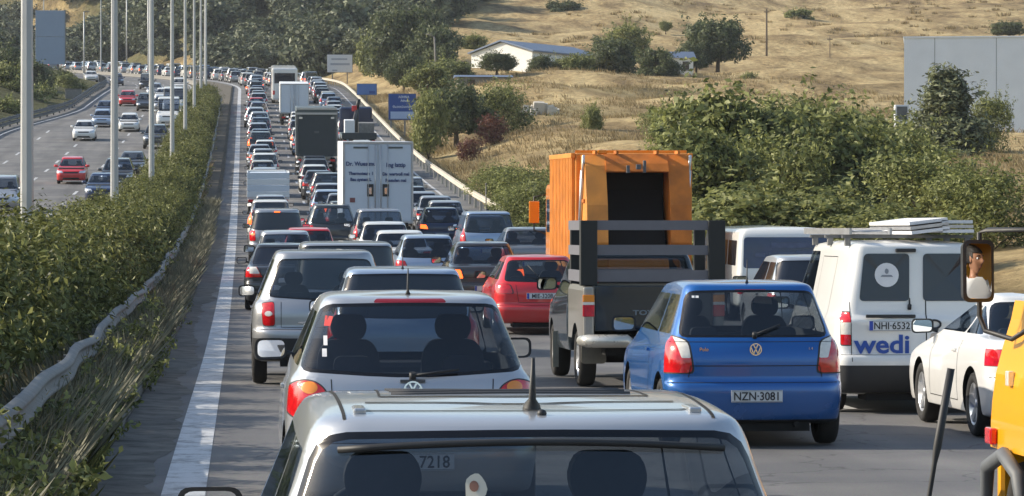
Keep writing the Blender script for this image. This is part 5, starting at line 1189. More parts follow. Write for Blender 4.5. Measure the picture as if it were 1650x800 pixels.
ms.tube([(-1.03, 4.9, 1.45), (-1.07, 5.05, 1.40), (-1.18, 5.22, 1.44), (-1.205, 5.25, 1.52), (-1.205, 5.25, 1.97), (-1.16, 5.24, 1.985), (-.98, 4.70, 1.985)], .014, 8); ms.build("mirror_arm", M_TRIM, yl)
hm = MB(); out = rnd([(-.088, -.168), (.088, -.168), (.088, .168), (-.088, .168)], .04, 5); n = len(out)
hm.add([(a, 0, c) for a, c in out] + [(a*.9, .06, c*.93) for a, c in out] + [(a*.5, .08, c*.7) for a, c in out] + [(a*.80, -.006, c*.88) for a, c in out], [(i, (i+1) % n, n+(i+1) % n, n+i)[::-1] for i in range(n)] + [(n+i, n+(i+1) % n, 2*n+(i+1) % n, 2*n+i)[::-1] for i in range(n)] + [tuple(range(2*n, 3*n))[::-1]] + [(i, (i+1) % n, 3*n+(i+1) % n, 3*n+i) for i in range(n)])
mir_loc = Vector((-1.23, 5.16, 1.763)); YLX, YLD = 5.17, 12.95
head_l = Vector((-.60, 4.0, 1.86))
eye = Vector((-YLX - 0, -YLD, CAMZ)); a_ = (eye - mir_loc).normalized(); b_ = (head_l + Vector((0, 0, -.05)) - mir_loc).normalized(); nrm = (a_ + b_).normalized()
rotm = nrm.to_track_quat('-Y', 'Z').to_euler()
wm = hm.build("wing_mirror", M_TRIM, yl, mir_loc, rotm)
gm2 = MB(); nr_ = 10; RC = 5.0      # slightly convex glass
gv = [(0, -.009, 0)] + [(a*.80*k/nr_, -.009 + ((a*.80*k/nr_)**2 + (c*.88*k/nr_)**2)/(2*RC), c*.88*k/nr_) for k in range(1, nr_+1) for a, c in out]
gf = [(0, 1+i, 1+(i+1) % n) for i in range(n)] + [(1+(k-1)*n+i, 1+k*n+i, 1+k*n+(i+1) % n, 1+(k-1)*n+(i+1) % n) for k in range(1, nr_) for i in range(n)]
gm2.add(gv, gf, 0, True); gm2.build("mirror_glass", M_MIRROR, wm)
m = MB(); m.box(-1.10, 1.10, -.2, 2.7, .95, 1.05); m.box(-1.12, -1.08, -.2, 2.7, 1.05, 1.45); m.box(1.08, 1.12, -.2, 2.7, 1.05, 1.45); m.box(-1.12, 1.12, -.24, -.2, 1.05, 1.45); m.box(-1.12, 1.12, 2.7, 2.74, 1.05, 1.9); m.build("load_bed", M_YEL, yl)
m = MB(); m.box(-.4, .4, -.1, 5.3, .5, .8); m.box(-.9, .9, 2.95, 4.5, .7, .78); m.build("chassis", M_SOOT, yl)
m = MB(); m.box(-.9, -.3, 3.60, 4.2, .78, 1.22, ch=.05); m.box(-.88, -.32, 3.45, 3.63, 1.2, 1.72, ch=.05); m.box(.0, .9, 3.35, 3.95, .78, 1.22, ch=.05); m.box(.0, .9, 3.2, 3.38, 1.2, 1.72, ch=.05); m.build("seat", M_SEAT, yl)
m = MB(); m.box(-.95, .95, 4.66, 4.9, 1.15, 1.5, ch=.05); m.build("dashboard", M_INT, yl)
m = MB(); m.tube([(-.5 + .2*math.cos(a), 4.48 + .08*math.sin(a), 1.42 + .19*math.sin(a)) for a in np.linspace(0, 6.283, 22)], .015, 6); m.build("steering_wheel", M_TRIM, yl)
add_wheels(yl, [(.9, .38), (4.95, .38)], 1.08, .38, 6, .24)
put(yl, YLX, YLD, 0, "bright yellow lorry entering at the right edge, its black wing mirror showing the driver", "lorry")
# driver: one continuous skinned body, seated, hands on the wheel
def skin_body(name, joints, edges, mt, parent=None, loc=(0, 0, 0), sub=2):
    me = bpy.data.meshes.new(name); me.from_pydata([j[0] for j in joints], edges, []); o = bpy.data.objects.new(name, me); COL.objects.link(o)
    md = o.modifiers.new('s', 'SKIN'); md.use_smooth_shade = True
    for v, j in zip(me.skin_vertices[0].data, joints): r_ = j[1]; v.radius = (r_, r_) if not hasattr(r_, '__len__') else r_
    me.skin_vertices[0].data[0].use_root = True
    md2 = o.modifiers.new('u', 'SUBSURF'); md2.levels = sub; md2.render_levels = sub
    ev = o.evaluated_get(bpy.context.evaluated_depsgraph_get()); me2 = bpy.data.meshes.new_from_object(ev); bpy.data.objects.remove(o)
    me2.materials.clear(); me2.materials.append(mt)
    for p in me2.polygons: p.use_smooth = True
    return link(name, me2, parent, loc)
M_SKIN = mat("skin", (.34, .17, .10), .5, var=.1, scale=12); M_SHIRT = mat("white_shirt", (.78, .78, .77), .85, var=.06, scale=5, bump=.2); M_HAIR = mat("black_hair", (.012, .010, .009), .6, var=.4, scale=60, bump=.5); M_JEANS = mat("trousers", (.03, .04, .07), .9)
drv = empty("person", (0, 0, 0), label="driver in a white shirt, seen in the wing mirror of the yellow lorry", cat="person")
J = [((0, 0, 0), (.15, .13)), ((0, .02, .22), (.15, .11)), ((0, .02, .42), (.17, .11)), ((0, .03, .53), (.055, .055)), ((0, .045, .60), (.052, .055)), ((0, .06, .66), .055)]
E = [(0, 1), (1, 2), (2, 3), (3, 4), (4, 5)]
for s in (-1, 1):
    b0 = len(J)
    J += [((s*.17, .03, .47), .062), ((s*.22, .12, .24), .045), ((s*.17, .38, .19), .034), ((s*.16, .46, .21), .026)]; E += [(2, b0), (b0, b0+1), (b0+1, b0+2), (b0+2, b0+3)]
    b1 = len(J); J += [((s*.10, .06, -.02), .09), ((s*.14, .46, .02), .07), ((s*.14, .52, -.38), .045), ((s*.14, .62, -.42), .035)]; E += [(0, b1), (b1, b1+1), (b1+1, b1+2), (b1+2, b1+3)]
    for f in range(5):
        b2 = len(J); ox = s*(-.02 + f*.011) if f < 4 else -s*.03
        J += [((s*.16 + ox, .50, .225 - .012*abs(f-1.5)), .009), ((s*.16 + ox, .525, .20), .008), ((s*.16 + ox, .515, .175), .007)]; E += [(b0+3, b2), (b2, b2+1), (b2+1, b2+2)]
body = skin_body("body", J, E, M_SKIN, drv)
JS = [((0, 0, -.02), (.165, .145)), ((0, .02, .22), (.165, .125)), ((0, .02, .42), (.20, .14)), ((0, .03, .525), (.115, .10))]; ES = [(0, 1), (1, 2), (2, 3)]
for s in (-1, 1): b0 = len(JS); JS += [((s*.175, .03, .47), .075), ((s*.215, .10, .29), .062)]; ES += [(2, b0), (b0, b0+1)]
skin_body("shirt", JS, ES, M_SHIRT, drv)
skin_body("trousers", [((0, 0, -.03), (.16, .13)), ((.11, .08, -.02), .10), ((.145, .47, .02), .08), ((.145, .52, -.36), .055), ((-.11, .08, -.02), .10), ((-.145, .47, .02), .08), ((-.145, .52, -.36), .055)], [(0, 1), (1, 2), (2, 3), (0, 4), (4, 5), (5, 6)], M_JEANS, drv)
# head with face
bm = bmesh.new(); bmesh.ops.create_uvsphere(bm, u_segments=40, v_segments=30, radius=1)
for v in bm.verts:
    x, y, z = v.co; 
    jaw = smooth(.1, -1, z); x2 = x*.076*(1 - .28*float(jaw)); y2 = y*.098*(1 - .10*float(jaw)) + (.012 if y > 0 else 0)*float(jaw); z2 = z*.118
    if y > .3:
        nose = math.exp(-((x/.17)**2)) * (math.exp(-((z+.18)/.16)**2)*.034 + math.exp(-((z-.05)/.25)**2)*.010); sock = -(math.exp(-(((abs(x)-.40)/.17)**2)) * math.exp(-((z-.06)/.13)**2))*.011
        brow = math.exp(-((z-.24)/.09)**2)*.005; lips = math.exp(-((x/.3)**2))*(math.exp(-((z+.50)/.06)**2) + math.exp(-((z+.62)/.06)**2))*.006; chin = math.exp(-((x/.3)**2))*math.exp(-((z+.88)/.16)**2)*.010
        y2 += nose + sock + brow + lips + chin
    v.co = (x2, y2, z2)
for f in bm.faces: f.smooth = True
me = bpy.data.meshes.new("head"); bm.to_mesh(me); me.materials.append(M_SKIN); bm.free()
hd = link("head", me, body, (0, .065, .675), (0, 0, R(-25)))
hb = bmesh.new(); bmesh.ops.create_uvsphere(hb, u_segments=32, v_segments=24, radius=1)
for v in hb.verts: x, y, z = v.co; v.co = (x*.085, y*.108 - .006, z*.124 + .010)
bmesh.ops.delete(hb, geom=[v for v in hb.verts if v.co.z < -.05 or (v.co.y > .055 and v.co.z < .052) or (v.co.y > .012 and v.co.z < .0)], context='VERTS')
for f in hb.faces: f.smooth = True
me = bpy.data.meshes.new("hair"); hb.to_mesh(me); hb.free(); me.materials.append(M_HAIR); o = link("hair", me, hd)
m = MB()
for s in (-1, 1): m2 = MB(); m2.ball((s*.030, .079, .010), .0105, 0); m2.ball((s*.030, .086, .010), .0058, 1); m2.tube([(s*.045, .088, .030), (s*.030, .094, .035), (s*.014, .094, .031)], .0035, 6, 1); m2.build("eye", [M_STICKW, M_INK], hd); m2 = MB(); m2.ball((s*.076, -.005, -.005), (.012, .020, .032)); m2.build("ear", M_SKIN, hd)
m = MB(); m.tube([(-.024, .098, -.066), (0, .104, -.067), (.024, .098, -.066)], .003, 6); m.build("mouth", mat("lips", (.35, .12, .09), .5), hd)
drv.location = (YLX - .62, YLD + 3.85, 1.24)

# -- aerial of the vehicle the photograph is taken from
own = empty("van", (0, 0, 0), label="dark van bonnet with a leaning black whip aerial, in front of the viewer", cat="van")
m = MB(); m.prism([(-1.0, .02), (1.0, .02), (.98, .08), (.6, .13), (-.6, .13), (-.98, .08)], 'y', 0, 1.1); m.build("bonnet", DGREY, own)
m = MB(); m.box(-1.0, 1.0, 1.06, 1.16, -.55, .02, ch=.03); m.build("front_panel", DGREY, own)
m = MB(); m.tube([(-.573, .95, .10), (-.565, .95, .15), (-.515, .95, .42), (-.487, .95, .59), (-.4845, .95, .605), (-.472, .95, .675)], [.012, .004, .0022, .0022, .0038, .0034], 10); m.build("antenna", M_TRIM, own)
own.location = (1.1, 2.05, 1.2)
m = MB(); m.box(-.9, .9, -.2, 1.0, -1.2, -.1); m.build("engine_block", M_SOOT, own)
# ---------------------------------------------------------------- lorries further up
def lorry_box(root, wd, ln, z0, z1, pm, dm, frame=True, wheels=True, y0=0):
    h = wd/2; m = MB(); m.box(-h, h, y0+.04, y0+ln, z0, z1, ch=.03); m.build("cargo_box", pm, root)
    for s in (-1, 1):
        m = MB(); a, b = sorted((s*.02, s*(h-.07))); m.box(a, b, y0, y0+.045, z0+.07, z1-.09, ch=.008)
        for zz in (z0+.5, (z0+z1)/2, z1-.4): m.box(s*(h-.09)-.06, s*(h-.09)+.06, y0-.015, y0, zz, zz+.06)
        d_ = m.build("rear_door", dm, root)
        mm = MB(); mm.tube([(s*.10, y0-.03, z0+.08), (s*.10, y0-.03, z1-.1)], .018, 6); mm.tube([(s*(.34), y0-.03, z0+.08), (s*.34, y0-.03, z1-.1)], .014, 6); mm.build("lock_bar", M_ALLOY, d_)
    m = MB(); m.box(-h, h, y0-.02, y0+.03, z1-.08, z1, ch=.01); m.box(-h, h, y0-.02, y0+.03, z0-.02, z0+.06, ch=.01)
    for s in (-1, 1): a, b = sorted((s*(h-.06), s*h)); m.box(a, b, y0-.02, y0+.03, z0+.06, z1-.08)
    m.build("door_frame", M_ALLOY, root)
    m = MB(); m.box(-.45, .45, y0+.1, y0+ln+1.5, z0-.3, z0-.005); m.box(-h+.1, h-.1, y0+.1, y0+.2, z0-.55, z0-.38); m.build("chassis", M_SOOT, root)
    for s in (-1, 1): m = MB(); m.box(s*(h-.3)-.14, s*(h-.3)+.14, y0+.04, y0+.1, z0-.42, z0-.30, ch=.01); m.build("tail_light", M_REDL, root)
    m = MB(); m.box(-h+.05, h-.05, y0+ln+.15, y0+ln+1.9, .6, min(z1-.4, 2.8), ch=.12); m.build("cab", pm, root)
    m = MB(); m.box(-h+.2, h-.2, y0+ln+1.88, y0+ln+1.92, 1.5, min(z1-.7, 2.5)); m.build("windscreen", M_DGLASS, root)
    add_wheels(root, [(y0+.9, .45), (y0+ln+1.0, .45)], h-.02, .45, 8, .28)
bt = empty("box_lorry"); M_BOXW = mat("lorry_white", (.72, .74, .76), .5, var=.06, scale=2); M_BOXD = mat("lorry_door", (.60, .66, .74), .5, var=.06, scale=2)
lorry_box(bt, 2.46, 6.5, 1.02, 3.86, M_BOXW, M_BOXD)
M_LET = mat("door_letters", (.05, .08, .2), .6)
for (x, z, t, sz) in [(-.60, 3.02, "Dr. Wuestmu", .20), (.62, 2.98, "ling lattip", .20), (-.60, 2.70, "Thermoteam  I", .15), (.62, 2.68, "Die wertvoll mal", .15), (-.60, 2.49, "Bau system L", .15), (.62, 2.46, "Fassaden mal", .15)]:
    text_mesh("door_lettering", t, sz, M_LET, bt, (x, -.022, z), bold=.006, sx=.92)
for s in (-1, 1):
    m = MB(); m.box(s*.27-.11, s*.27+.11, -.03, -.002, 1.95, 2.38, 0, ch=.01); m.box(s*.27-.05, s*.27+.05, -.045, -.03, 2.02, 2.26, 1, ch=.01); m.build("door_latch", [M_TRIM, M_CHROME], bt)
    m = MB(); m.box(s*.6-.26, s*.6+.26, -.02, -.002, 3.62, 3.68); m.build("vent", M_GREYPL, bt)
m = MB(); m.box(-.98, -.80, -.012, -.002, 1.74, 1.90); m.build("warning_sign", mat("sign_brown", (.22, .08, .08), .6), bt)
put(bt, 4.66, 119, 0, "tall white box lorry with dark lettering on its two rear doors", "lorry")
tp = empty("tipper_lorry"); M_TIP = mat("tipper_dark", (.030, .042, .05), .6, var=.3); M_TIPF = mat("tipper_frame", (.10, .13, .14), .5, var=.2)
m = MB(); m.box(-1.2, 1.2, .05, 6.0, 1.15, 4.05, ch=.05); m.build("tipper_body", M_TIPF, tp)
m = MB(); m.prism([(-.95, 1.15), (.95, 1.15), (1.08, 1.4), (1.08, 3.35), (.9, 3.6), (-.9, 3.6), (-1.08, 3.35), (-1.08, 1.4)], 'y', -.05, .05); m.build("tailboard", M_TIP, tp)
m = MB(); m.box(-1.22, 1.22, -.06, .1, 3.66, 3.78); m.box(-1.22, 1.22, -.02, .1, 3.95, 4.08); m.build("top_rail", M_ALLOY, tp); 
for s in (-1, 1): m = MB(); m.box(s*.95-.1, s*.95+.1, -.09, -.06, 3.40, 3.52, ch=.01); m.build("marker_light", M_CLRL, tp); m = MB(); m.box(s*1.2-.06, s*1.2+.06, 0, .08, 1.2, 3.9, ch=.01); m.build("side_post", M_GALV, tp)
m = MB(); m.box(-.14, .14, -.07, -.05, 2.55, 2.68); m.build("badge", M_GREYPL, tp)
m = MB(); m.box(-.5, .5, .1, 8, .7, 1.14); m.build("chassis", M_SOOT, tp); m = MB(); m.box(-1.15, 1.15, 6.2, 8.1, .7, 3.2, ch=.12); m.build("cab", WHITE, tp)
for s in (-1, 1): m = MB(); m.box(s*.95-.15, s*.95+.15, .0, .06, .85, .98, ch=.01); m.build("tail_light", M_REDL, tp)
add_wheels(tp, [(1.2, .5), (2.6, .5), (7.0, .5)], 1.2, .5, 8, .3)
put(tp, 4.35, 205, 0, "dark tipper lorry with an eight-sided tailboard, beyond the white box lorry", "lorry")
ct = empty("crane_lorry")
m = MB(); m.box(-1.2, 1.2, 0, 6.5, 1.0, 1.25, ch=.03); m.build("flat_bed", M_TIPF, ct); m = MB(); m.box(-1.2, 1.2, 6.2, 6.6, 1.25, 2.2); m.box(-1.15, 1.15, 6.9, 8.6, .8, 3.0, ch=.15); m.build("cab", NAVY, ct)
m = MB(); m.tube([(0, 5.6, 1.25), (0, 5.6, 2.9)], .16, 10); m.tube([(0, 5.6, 2.9), (-.35, 2.6, 1.9)], .12, 8); m.tube([(0, 5.6, 2.8), (.15, 5.4, 3.6)], .14, 8); m.build("crane_arm", M_TRIM, ct)
m = MB(); m.box(-.35, .0, 5.1, 5.4, 2.75, 3.15, ch=.03); m.build("control_box", RED, ct)
m = MB(); m.box(-1.0, -.3, .5, 2.2, 1.26, 2.3, ch=.04); m.build("crate", M_BOXW, ct); m = MB(); m.box(.0, 1.05, .6, 2.6, 1.26, 2.1, ch=.04); m.build("load", M_GALV, ct)
m = MB(); m.box(-1.2, 1.2, -.03, .03, 1.0, 1.45, ch=.01); m.build("tailboard", M_TIP, ct)
for s in (-1, 1): m = MB(); m.box(s*1.0-.12, s*1.0+.12, -.05, 0, .78, .92, ch=.01); m.build("tail_light", M_REDL, ct)
m = MB(); m.box(-.5, .5, .1, 8, .6, .99); m.build("chassis", M_SOOT, ct)
add_wheels(ct, [(1.2, .5), (7.4, .5)], 1.15, .5, 8, .3); put(ct, 7.95, 236, 0, "dark crane lorry with a red control box, right of the tipper", "lorry")
wt = empty("box_lorry"); lorry_box(wt, 2.4, 6, 1.0, 3.45, M_BOXW, M_BOXD); put(wt, 4.2, 284, 0, "pale box lorry with plain double doors, beyond the dark tipper", "lorry")
co = empty("coach")
m = MB(); m.box(-1.25, 1.25, 0, 11, .35, 3.5, ch=.18); m.build("body", WHITE, co)
m = MB(); m.box(-1.0, 1.0, -.015, .2, 2.0, 3.0, ch=.01); m.build("rear_window", M_DGLASS, co)
for s in (-1, 1): m = MB(); x0, x1 = sorted((s*1.2, s*1.262)); m.box(x0, x1, .5, 10.5, 1.8, 2.9, ch=.02); m.build("side_window", M_DGLASS, co); m = MB(); m.box(s*1.05-.1, s*1.05+.1, -.02, .1, .9, 1.3, ch=.02); m.build("tail_light", M_REDL, co)
m = MB(); m.box(-1.0, 1.0, 10.9, 11.02, 1.3, 3.0, ch=.01); m.build("windscreen", M_DGLASS, co)
add_wheels(co, [(2.8, .5), (8.8, .5)], 1.25, .5, 8, .3); put(co, 3.95, 332, 0, "white coach far up the hill beyond the pale box lorry", "coach")
# small white drop-side van in the left lane
wb = empty("drop_side_van")
m = MB(); m.box(-.95, .95, 3.0, 4.9, .45, 1.95, ch=.15); m.build("cab", WHITE, wb); m = MB(); m.box(-.75, .75, 2.985, 3.02, 1.3, 1.8, ch=.01); m.build("rear_window", M_DGLASS, wb)
for i in range(4): m = MB(); m.box(-.98, .98, -.02, .03, .80 + i*.29, 1.07 + i*.29, ch=.01); m.build("tailboard_plank", M_BOXD if i % 2 else M_BOXW, wb)
m = MB(); m.box(-.98, .98, .03, 2.9, .72, .80); [m.box(*sorted((s*.98, s*.93)), .03, 2.9, .8, 1.95) for s in (-1, 1)]; m.box(-.93, .93, 2.85, 2.9, .8, 1.95); m.build("load_bed", M_BOXW, wb)
m = MB(); m.box(-.9, .9, 1.0, 2.7, .82, 1.9, ch=.1); m.build("load", M_BOXD, wb)
m = MB(); m.box(-.4, .4, .1, 4.6, .42, .71); m.build("chassis", M_SOOT, wb)
for s in (-1, 1): m = MB(); m.box(s*.8-.12, s*.8+.12, -.03, .03, .58, .70, ch=.01); m.build("tail_light", M_REDL, wb)
add_wheels(wb, [(.9, .32), (4.1, .32)], .95, .32, 5, .2); put(wb, 1.12, 158, 0, "white drop-side van with a slatted tailboard in the left lane", "van")
# silver pickup with a dark canopy
T_CAN = dict(T_SUV, H=1.76, L=4.9, zb=1.08, ghi=1.62, W=1.80, tl=rnd([(.66, .78), (.84, .78), (.86, 1.08), (.68, 1.10)], .04), tli=[(ell(.75, .98, .07, .04, 10), M_AMB)], tw=.76, gw0=.76, gw1=.66, rearglass=True)
can, bvh = car("canopy_pickup", T_CAN, SILVER, False); put(can, 1.02, 105, 0, "silver pickup with a dark glazed canopy and a lit central brake light", "pickup"); plate(can, "", (0, -.012, .62))
m = MB(); m.box(-.09, .09, rear_y(bvh, 0, 1.66)-.04, rear_y(bvh, 0, 1.66)-.0, 1.645, 1.685, ch=.01); m.build("brake_light", M_LIT, can)

# ---------------------------------------------------------------- prototypes for the queue
PROTO = {}
HID = {'hatchback': T_HATCH, 'supermini': T_MICRO, 'saloon': T_SEDAN, 'estate car': T_WAGON, 'people carrier': T_MPV, 'off-roader': T_SUV, 'small van': T_SMALLVAN, 'tall van': T_BIGVAN}
PNT = {'white': WHITE, 'silver': SILVER, 'pale silver': SILVERL, 'grey': GREY, 'dark grey': DGREY, 'black': BLACK, 'navy blue': NAVY, 'blue': BLUE, 'red': RED, 'beige': BEIGE, 'pale blue': LBLUE}
first_use = {}
for k, T in HID.items():
    p, _ = car(k.replace(' ', '_').replace('-', '_'), T, SILVER, False, M_QGLASS); plate(p, "", (0, -.012, .5)); plate(p, "", (0, T['L'] - .045, .42)); PROTO[k] = p
index_kids()
CARN = {'hatchback': 'hatchback', 'supermini': 'hatchback'}
def queue_car(kind, colour, X, d, label, cat=None, group=None, back=False, rz=0):
    src = PROTO[kind]
    if kind not in first_use: c = src; first_use[kind] = 1
    else: c = copy_tree(src)
    pm = PNT[colour]
    for ch in ([o for o in KIDS[src.name]] if c is src else [o for o in COPY[c.name]]):
        for sl_ in ch.material_slots:
            if sl_.material and sl_.material.name.startswith("paint_"): sl_.link = 'OBJECT'; sl_.material = pm
    if not back and rq.random() < .16:
        for ch in (KIDS[src.name] if c is src else COPY[c.name]):
            if ch.name.startswith('tail_light'):
                ch.material_slots[0].link = 'OBJECT'; ch.material_slots[0].material = M_LIT
    put(c, X, d, rz + (math.pi if back else 0), label, cat or {'tall van': 'van', 'small van': 'van'}.get(kind, 'car'), group)
    if back: c.rotation_euler.x = -slope(d)
    c.scale = (rq.uniform(.97, 1.03), rq.uniform(.95, 1.04), rq.uniform(.96, 1.05))
    return c
COPY = {}
def copy_tree(o, parent=None):
    c = o.copy(); COL.objects.link(c); c.parent = parent
    if parent is not None: COPY.setdefault(parent.name, []).append(c)
    for ch in KIDS.get(o.name, []): copy_tree(ch, c)
    return c
KW = ['hatchback']*5 + ['supermini']*3 + ['saloon']*4 + ['estate car']*2 + ['people carrier']*2 + ['off-roader']*2 + ['small van']
CW = ['white']*5 + ['silver']*6 + ['pale silver']*4 + ['grey']*3 + ['dark grey']*2 + ['black']*2 + ['navy blue']*2 + ['beige', 'pale blue', 'red']
rq = random.Random(5)
rq = random.Random(5)
M = [ # named mid-distance cars
 ('people carrier', 'silver', 4.3, 108, "silver people carrier right behind the white box lorry"), ('hatchback', 'white', 4.12, 99.5, "white hatchback two places behind the white box lorry"), ('saloon', 'white', 4.2, 90.5, "white saloon third in line behind the box lorry"),
 ('hatchback', 'pale blue', 4.42, 81.8, "pale blue hatchback directly ahead of the dark saloon in the middle lane"), ('saloon', 'dark grey', 5.12, 72, "dark grey saloon just ahead of the glossy red hatchback"),
 ('hatchback', 'red', 1.78, 93, "red car showing its roof above the black-windowed people carrier"), ('off-roader', 'dark grey', 2.9, 112.5, "dark off-roader between the canopy pickup and the box lorry"), ('supermini', 'pale silver', 1.0, 83, "pale silver small car beside the left edge, ahead of the dark saloon"),
 ('saloon', 'grey', 7.7, 91, "grey saloon left of the orange refuse truck, last in the right lane"), ('people carrier', 'pale blue', 7.4, 103, "pale blue people carrier with tall red lamps, second in the right lane"), ('saloon', 'navy blue', 8.1, 113, "navy saloon in the right lane beside the end of the guard rail"),
 ('hatchback', 'navy blue', 7.1, 122.5, "navy hatchback right of the box lorry"), ('people carrier', 'white', 1.0, 128, "white people carrier ahead of the canopy pickup"), ('hatchback', 'silver', 1.1, 141, "silver hatchback behind the drop-side van")]
for k, c, X, d, l in M: queue_car(k, c, X, d, l)
def run(X0, d0, d1, gap, where, lab):
    d = d0; n = 1
    while d < d1:
        k = rq.choice(KW); c = rq.choice(CW); X = X0 + rq.uniform(-.25, .25)
        far = d > 430
        if far:
            l = "%s %s in the packed jam on the far bend" % (c, k); g = "%s %ss in the jam on the far bend" % (c, k)
        else: l = "%s %s, %s car in the %s" % (c, k, ordinal(n), where); g = lab
        queue_car(k, c, X, d, l, None, g); n += 1
        d += HID[k]['L'] + rq.uniform(*gap)
run(1.15, 168, 420, (3.4, 6.5), "left lane beyond the drop-side van", "cars queueing in the left lane")
run(3.9, 133, 199, (2.8, 5), "middle lane between box lorry and tipper", "cars queueing in the middle lane")
run(4.3, 217, 280, (2.5, 5), "middle lane between tipper and pale box lorry", "cars queueing in the middle lane")
run(4.2, 346, 420, (2.5, 5), "middle lane beyond the white coach", "cars queueing in the middle lane")
run(7.6, 131, 230, (2.5, 4.5), "right lane before the crane lorry", "cars queueing in the right lane")
run(7.9, 247, 420, (3, 6), "right lane beyond the crane lorry", "cars queueing in the right lane")
for X0 in (1.2, 4.4, 7.8): run(X0, 432 + X0, 622, (2.6, 5.2), "", "")
for i, (X, d, c) in enumerate([(4.2, 300, 'white'), (4.3, 316, 'silver')]): queue_car('tall van' if i == 0 else 'hatchback', c, X, d, ["white tall van right beyond the pale box lorry", "silver hatchback right behind the white coach"][i])
# oncoming traffic
ON = [(117, 298, 'hatchback', 'red', "red hatchback coming down the opposite carriageway"), (166, 330, 'saloon', 'navy blue', "navy car with its headlamp shining, behind the second lamp post"), (190, 310, 'off-roader', 'black', "black off-roader oncoming just right of the second lamp post"), (214, 287, 'saloon', 'dark grey', "dark saloon behind the black off-roader, between two lamp posts"),
 (137, 229, 'saloon', 'white', "white saloon alone in the outer oncoming lane"), (166, 207, 'hatchback', 'pale blue', "pale blue oncoming hatchback behind the white saloon"), (171, 193, 'saloon', 'navy blue', "dark oncoming saloon following the pale blue hatchback"), (209, 214, 'hatchback', 'white', "white oncoming hatchback right of the second lamp post"),
 (252, 242, 'off-roader', 'dark grey', "dark grey oncoming off-roader behind the third lamp post"), (272, 207, 'tall van', 'white', "white oncoming van between the third and fourth lamp posts"), (236, 181, 'people carrier', 'black', "black oncoming people carrier beyond the red car"), (207, 173, 'supermini', 'red', "small red car far up the opposite carriageway"),
 (262, 182, 'hatchback', 'silver', "silver oncoming hatchback in front of the far white van"), (280, 186, 'tall van', 'white', "far white oncoming van close to the median"), (4, 344, 'people carrier', 'silver', "silver oncoming car cut by the left edge of the picture"), (264, 168, 'saloon', 'white', "white oncoming saloon high up near the bend"), (250, 158, 'hatchback', 'pale silver', "pale oncoming hatchback highest up before the bend"),
 (150, 134, 'saloon', 'white', "white saloon side-on at the far left bend"), (190, 140, 'hatchback', 'navy blue', "navy hatchback at the far left bend"), (238, 146, 'small van', 'dark grey', "dark small van at the far bend"), (290, 150, 'hatchback', 'white', "white hatchback at the far bend beside the median")]
for x, y, k, c, l in ON:
    X, d = px(x, y); queue_car(k, c, X, d + HID[k]['L'], l, back=True, group="cars on the opposite carriageway")
for k, p in PROTO.items():
    if k not in first_use: 
        for ch in list(KIDS[p.name]): 
            for g2 in KIDS.get(ch.name, []): bpy.data.objects.remove(g2)
            bpy.data.objects.remove(ch)
        bpy.data.objects.remove(p)
# ---------------------------------------------------------------- lamp posts, signs, buildings
M_POLE = mat("lamp_post_zinc", (.42, .43, .43), .5, .25, var=.12, scale=3)
pm_ = MB(); pm_.tube([(0, 0, -.2), (0, 0, 1.2), (0, 0, 12)], [.135, .13, .085], 8, sm=False); pole_me = pm_.mesh("post", [M_POLE])
am = MB(); 
for s in (-1, 1): am.tube([(0, 0, 11.9), (s*.8, 0, 12.3), (s*1.8, 0, 12.4)], .04, 6)
arm_me = am.mesh("arm", [M_POLE]); hm_ = MB(); hm_.box(-.35, .35, -.14, .14, -.06, .06, ch=.04); head_me = hm_.mesh("lamp_head", [M_GREYPL]); bm_ = MB(); bm_.box(-.2, .2, -.2, .2, -.1, .12, ch=.02); base_me = bm_.mesh("base", [M_GALV])
for i in range(13):
    d = 64 + 43*i; X = -4.02; c = float(C(d))
    o = empty("lamp_post", (X + c, d, float(P(d))), label="%s of the tall grey lamp posts on the median, counting from the left edge" % ordinal(i+1), cat="lamp post", group="lamp posts on the median")
    link("post", pole_me, o); link("arm", arm_me, o); link("base", base_me, o)
    for s in (-1, 1): link("lamp_head", head_me, o, (s*2.0, 0, 12.4))
for i, (x, yb, yt, s) in enumerate([(138, 106, 22, 10.2), (206, 104, -20, 9.6), (240, 98, -10, 9.4)]):
    X = TX(x, s); d = F/s; o = empty("street_lamp", (X, d, CAMZ + (368-yb)/s - .5), label=["distant lamp post right of the blue grey billboard", "distant lamp post just right of the second near post", "thin distant lamp post in front of the wooded hill"][i], cat="lamp post")
    h = (yb-yt)/s + .5; m = MB(); m.tube([(0, 0, -1.5), (0, 0, h)], [.14, .10], 8); m.build("post", M_POLE, o); m = MB(); m.box(-.1, .9, -.1, .1, h, h+.12, ch=.03); m.build("lamp_head", M_GREYPL, o)
o = empty("street_lamp", (TX(701, 14.2), F/14.2, CAMZ + (368-120)/14.2 - .6), label="lone leaning street light in front of the roadside grove", cat="street light"); m = MB(); m.tube([(0, 0, -.5), (.0, 0, 2.4), (-.12, 0, 4.9)], [.13, .11, .09], 8); m.build("post", M_CONC, o); m = MB(); m.tube([(-.12, 0, 4.8), (-.5, 0, 5.1), (-1.1, 0, 5.15)], .06, 6); m.build("lamp_head", M_CONC, o)
for i, (x, yb, yt, s, r_) in enumerate([(1240, 100, 12, 13, .13), (1344, 96, 56, 13, .06), (1398, 70, 50, 11, .06)]):
    h = (yb-yt)/s; X = TX(x, s); d = F/s; zb0 = CAMZ + (368-yb)/s; o = empty("utility_pole", (X, d, zb0 - .3), label=["brown wooden pole standing on the dry hill", "thin short pole on the field right of the wooden pole", "tiny post high on the dry field left of the grey building"][i], cat="pole")
    m = MB(); m.tube([(0, 0, -2), (0, 0, h+.3)], [r_*1.2, r_*.8], 8); m.build("pole", M_BARK, o)
    m = MB(); m.box(-.35, .35, -.05, .05, h-.1, h); m.build("cross_arm", M_BARK, o)
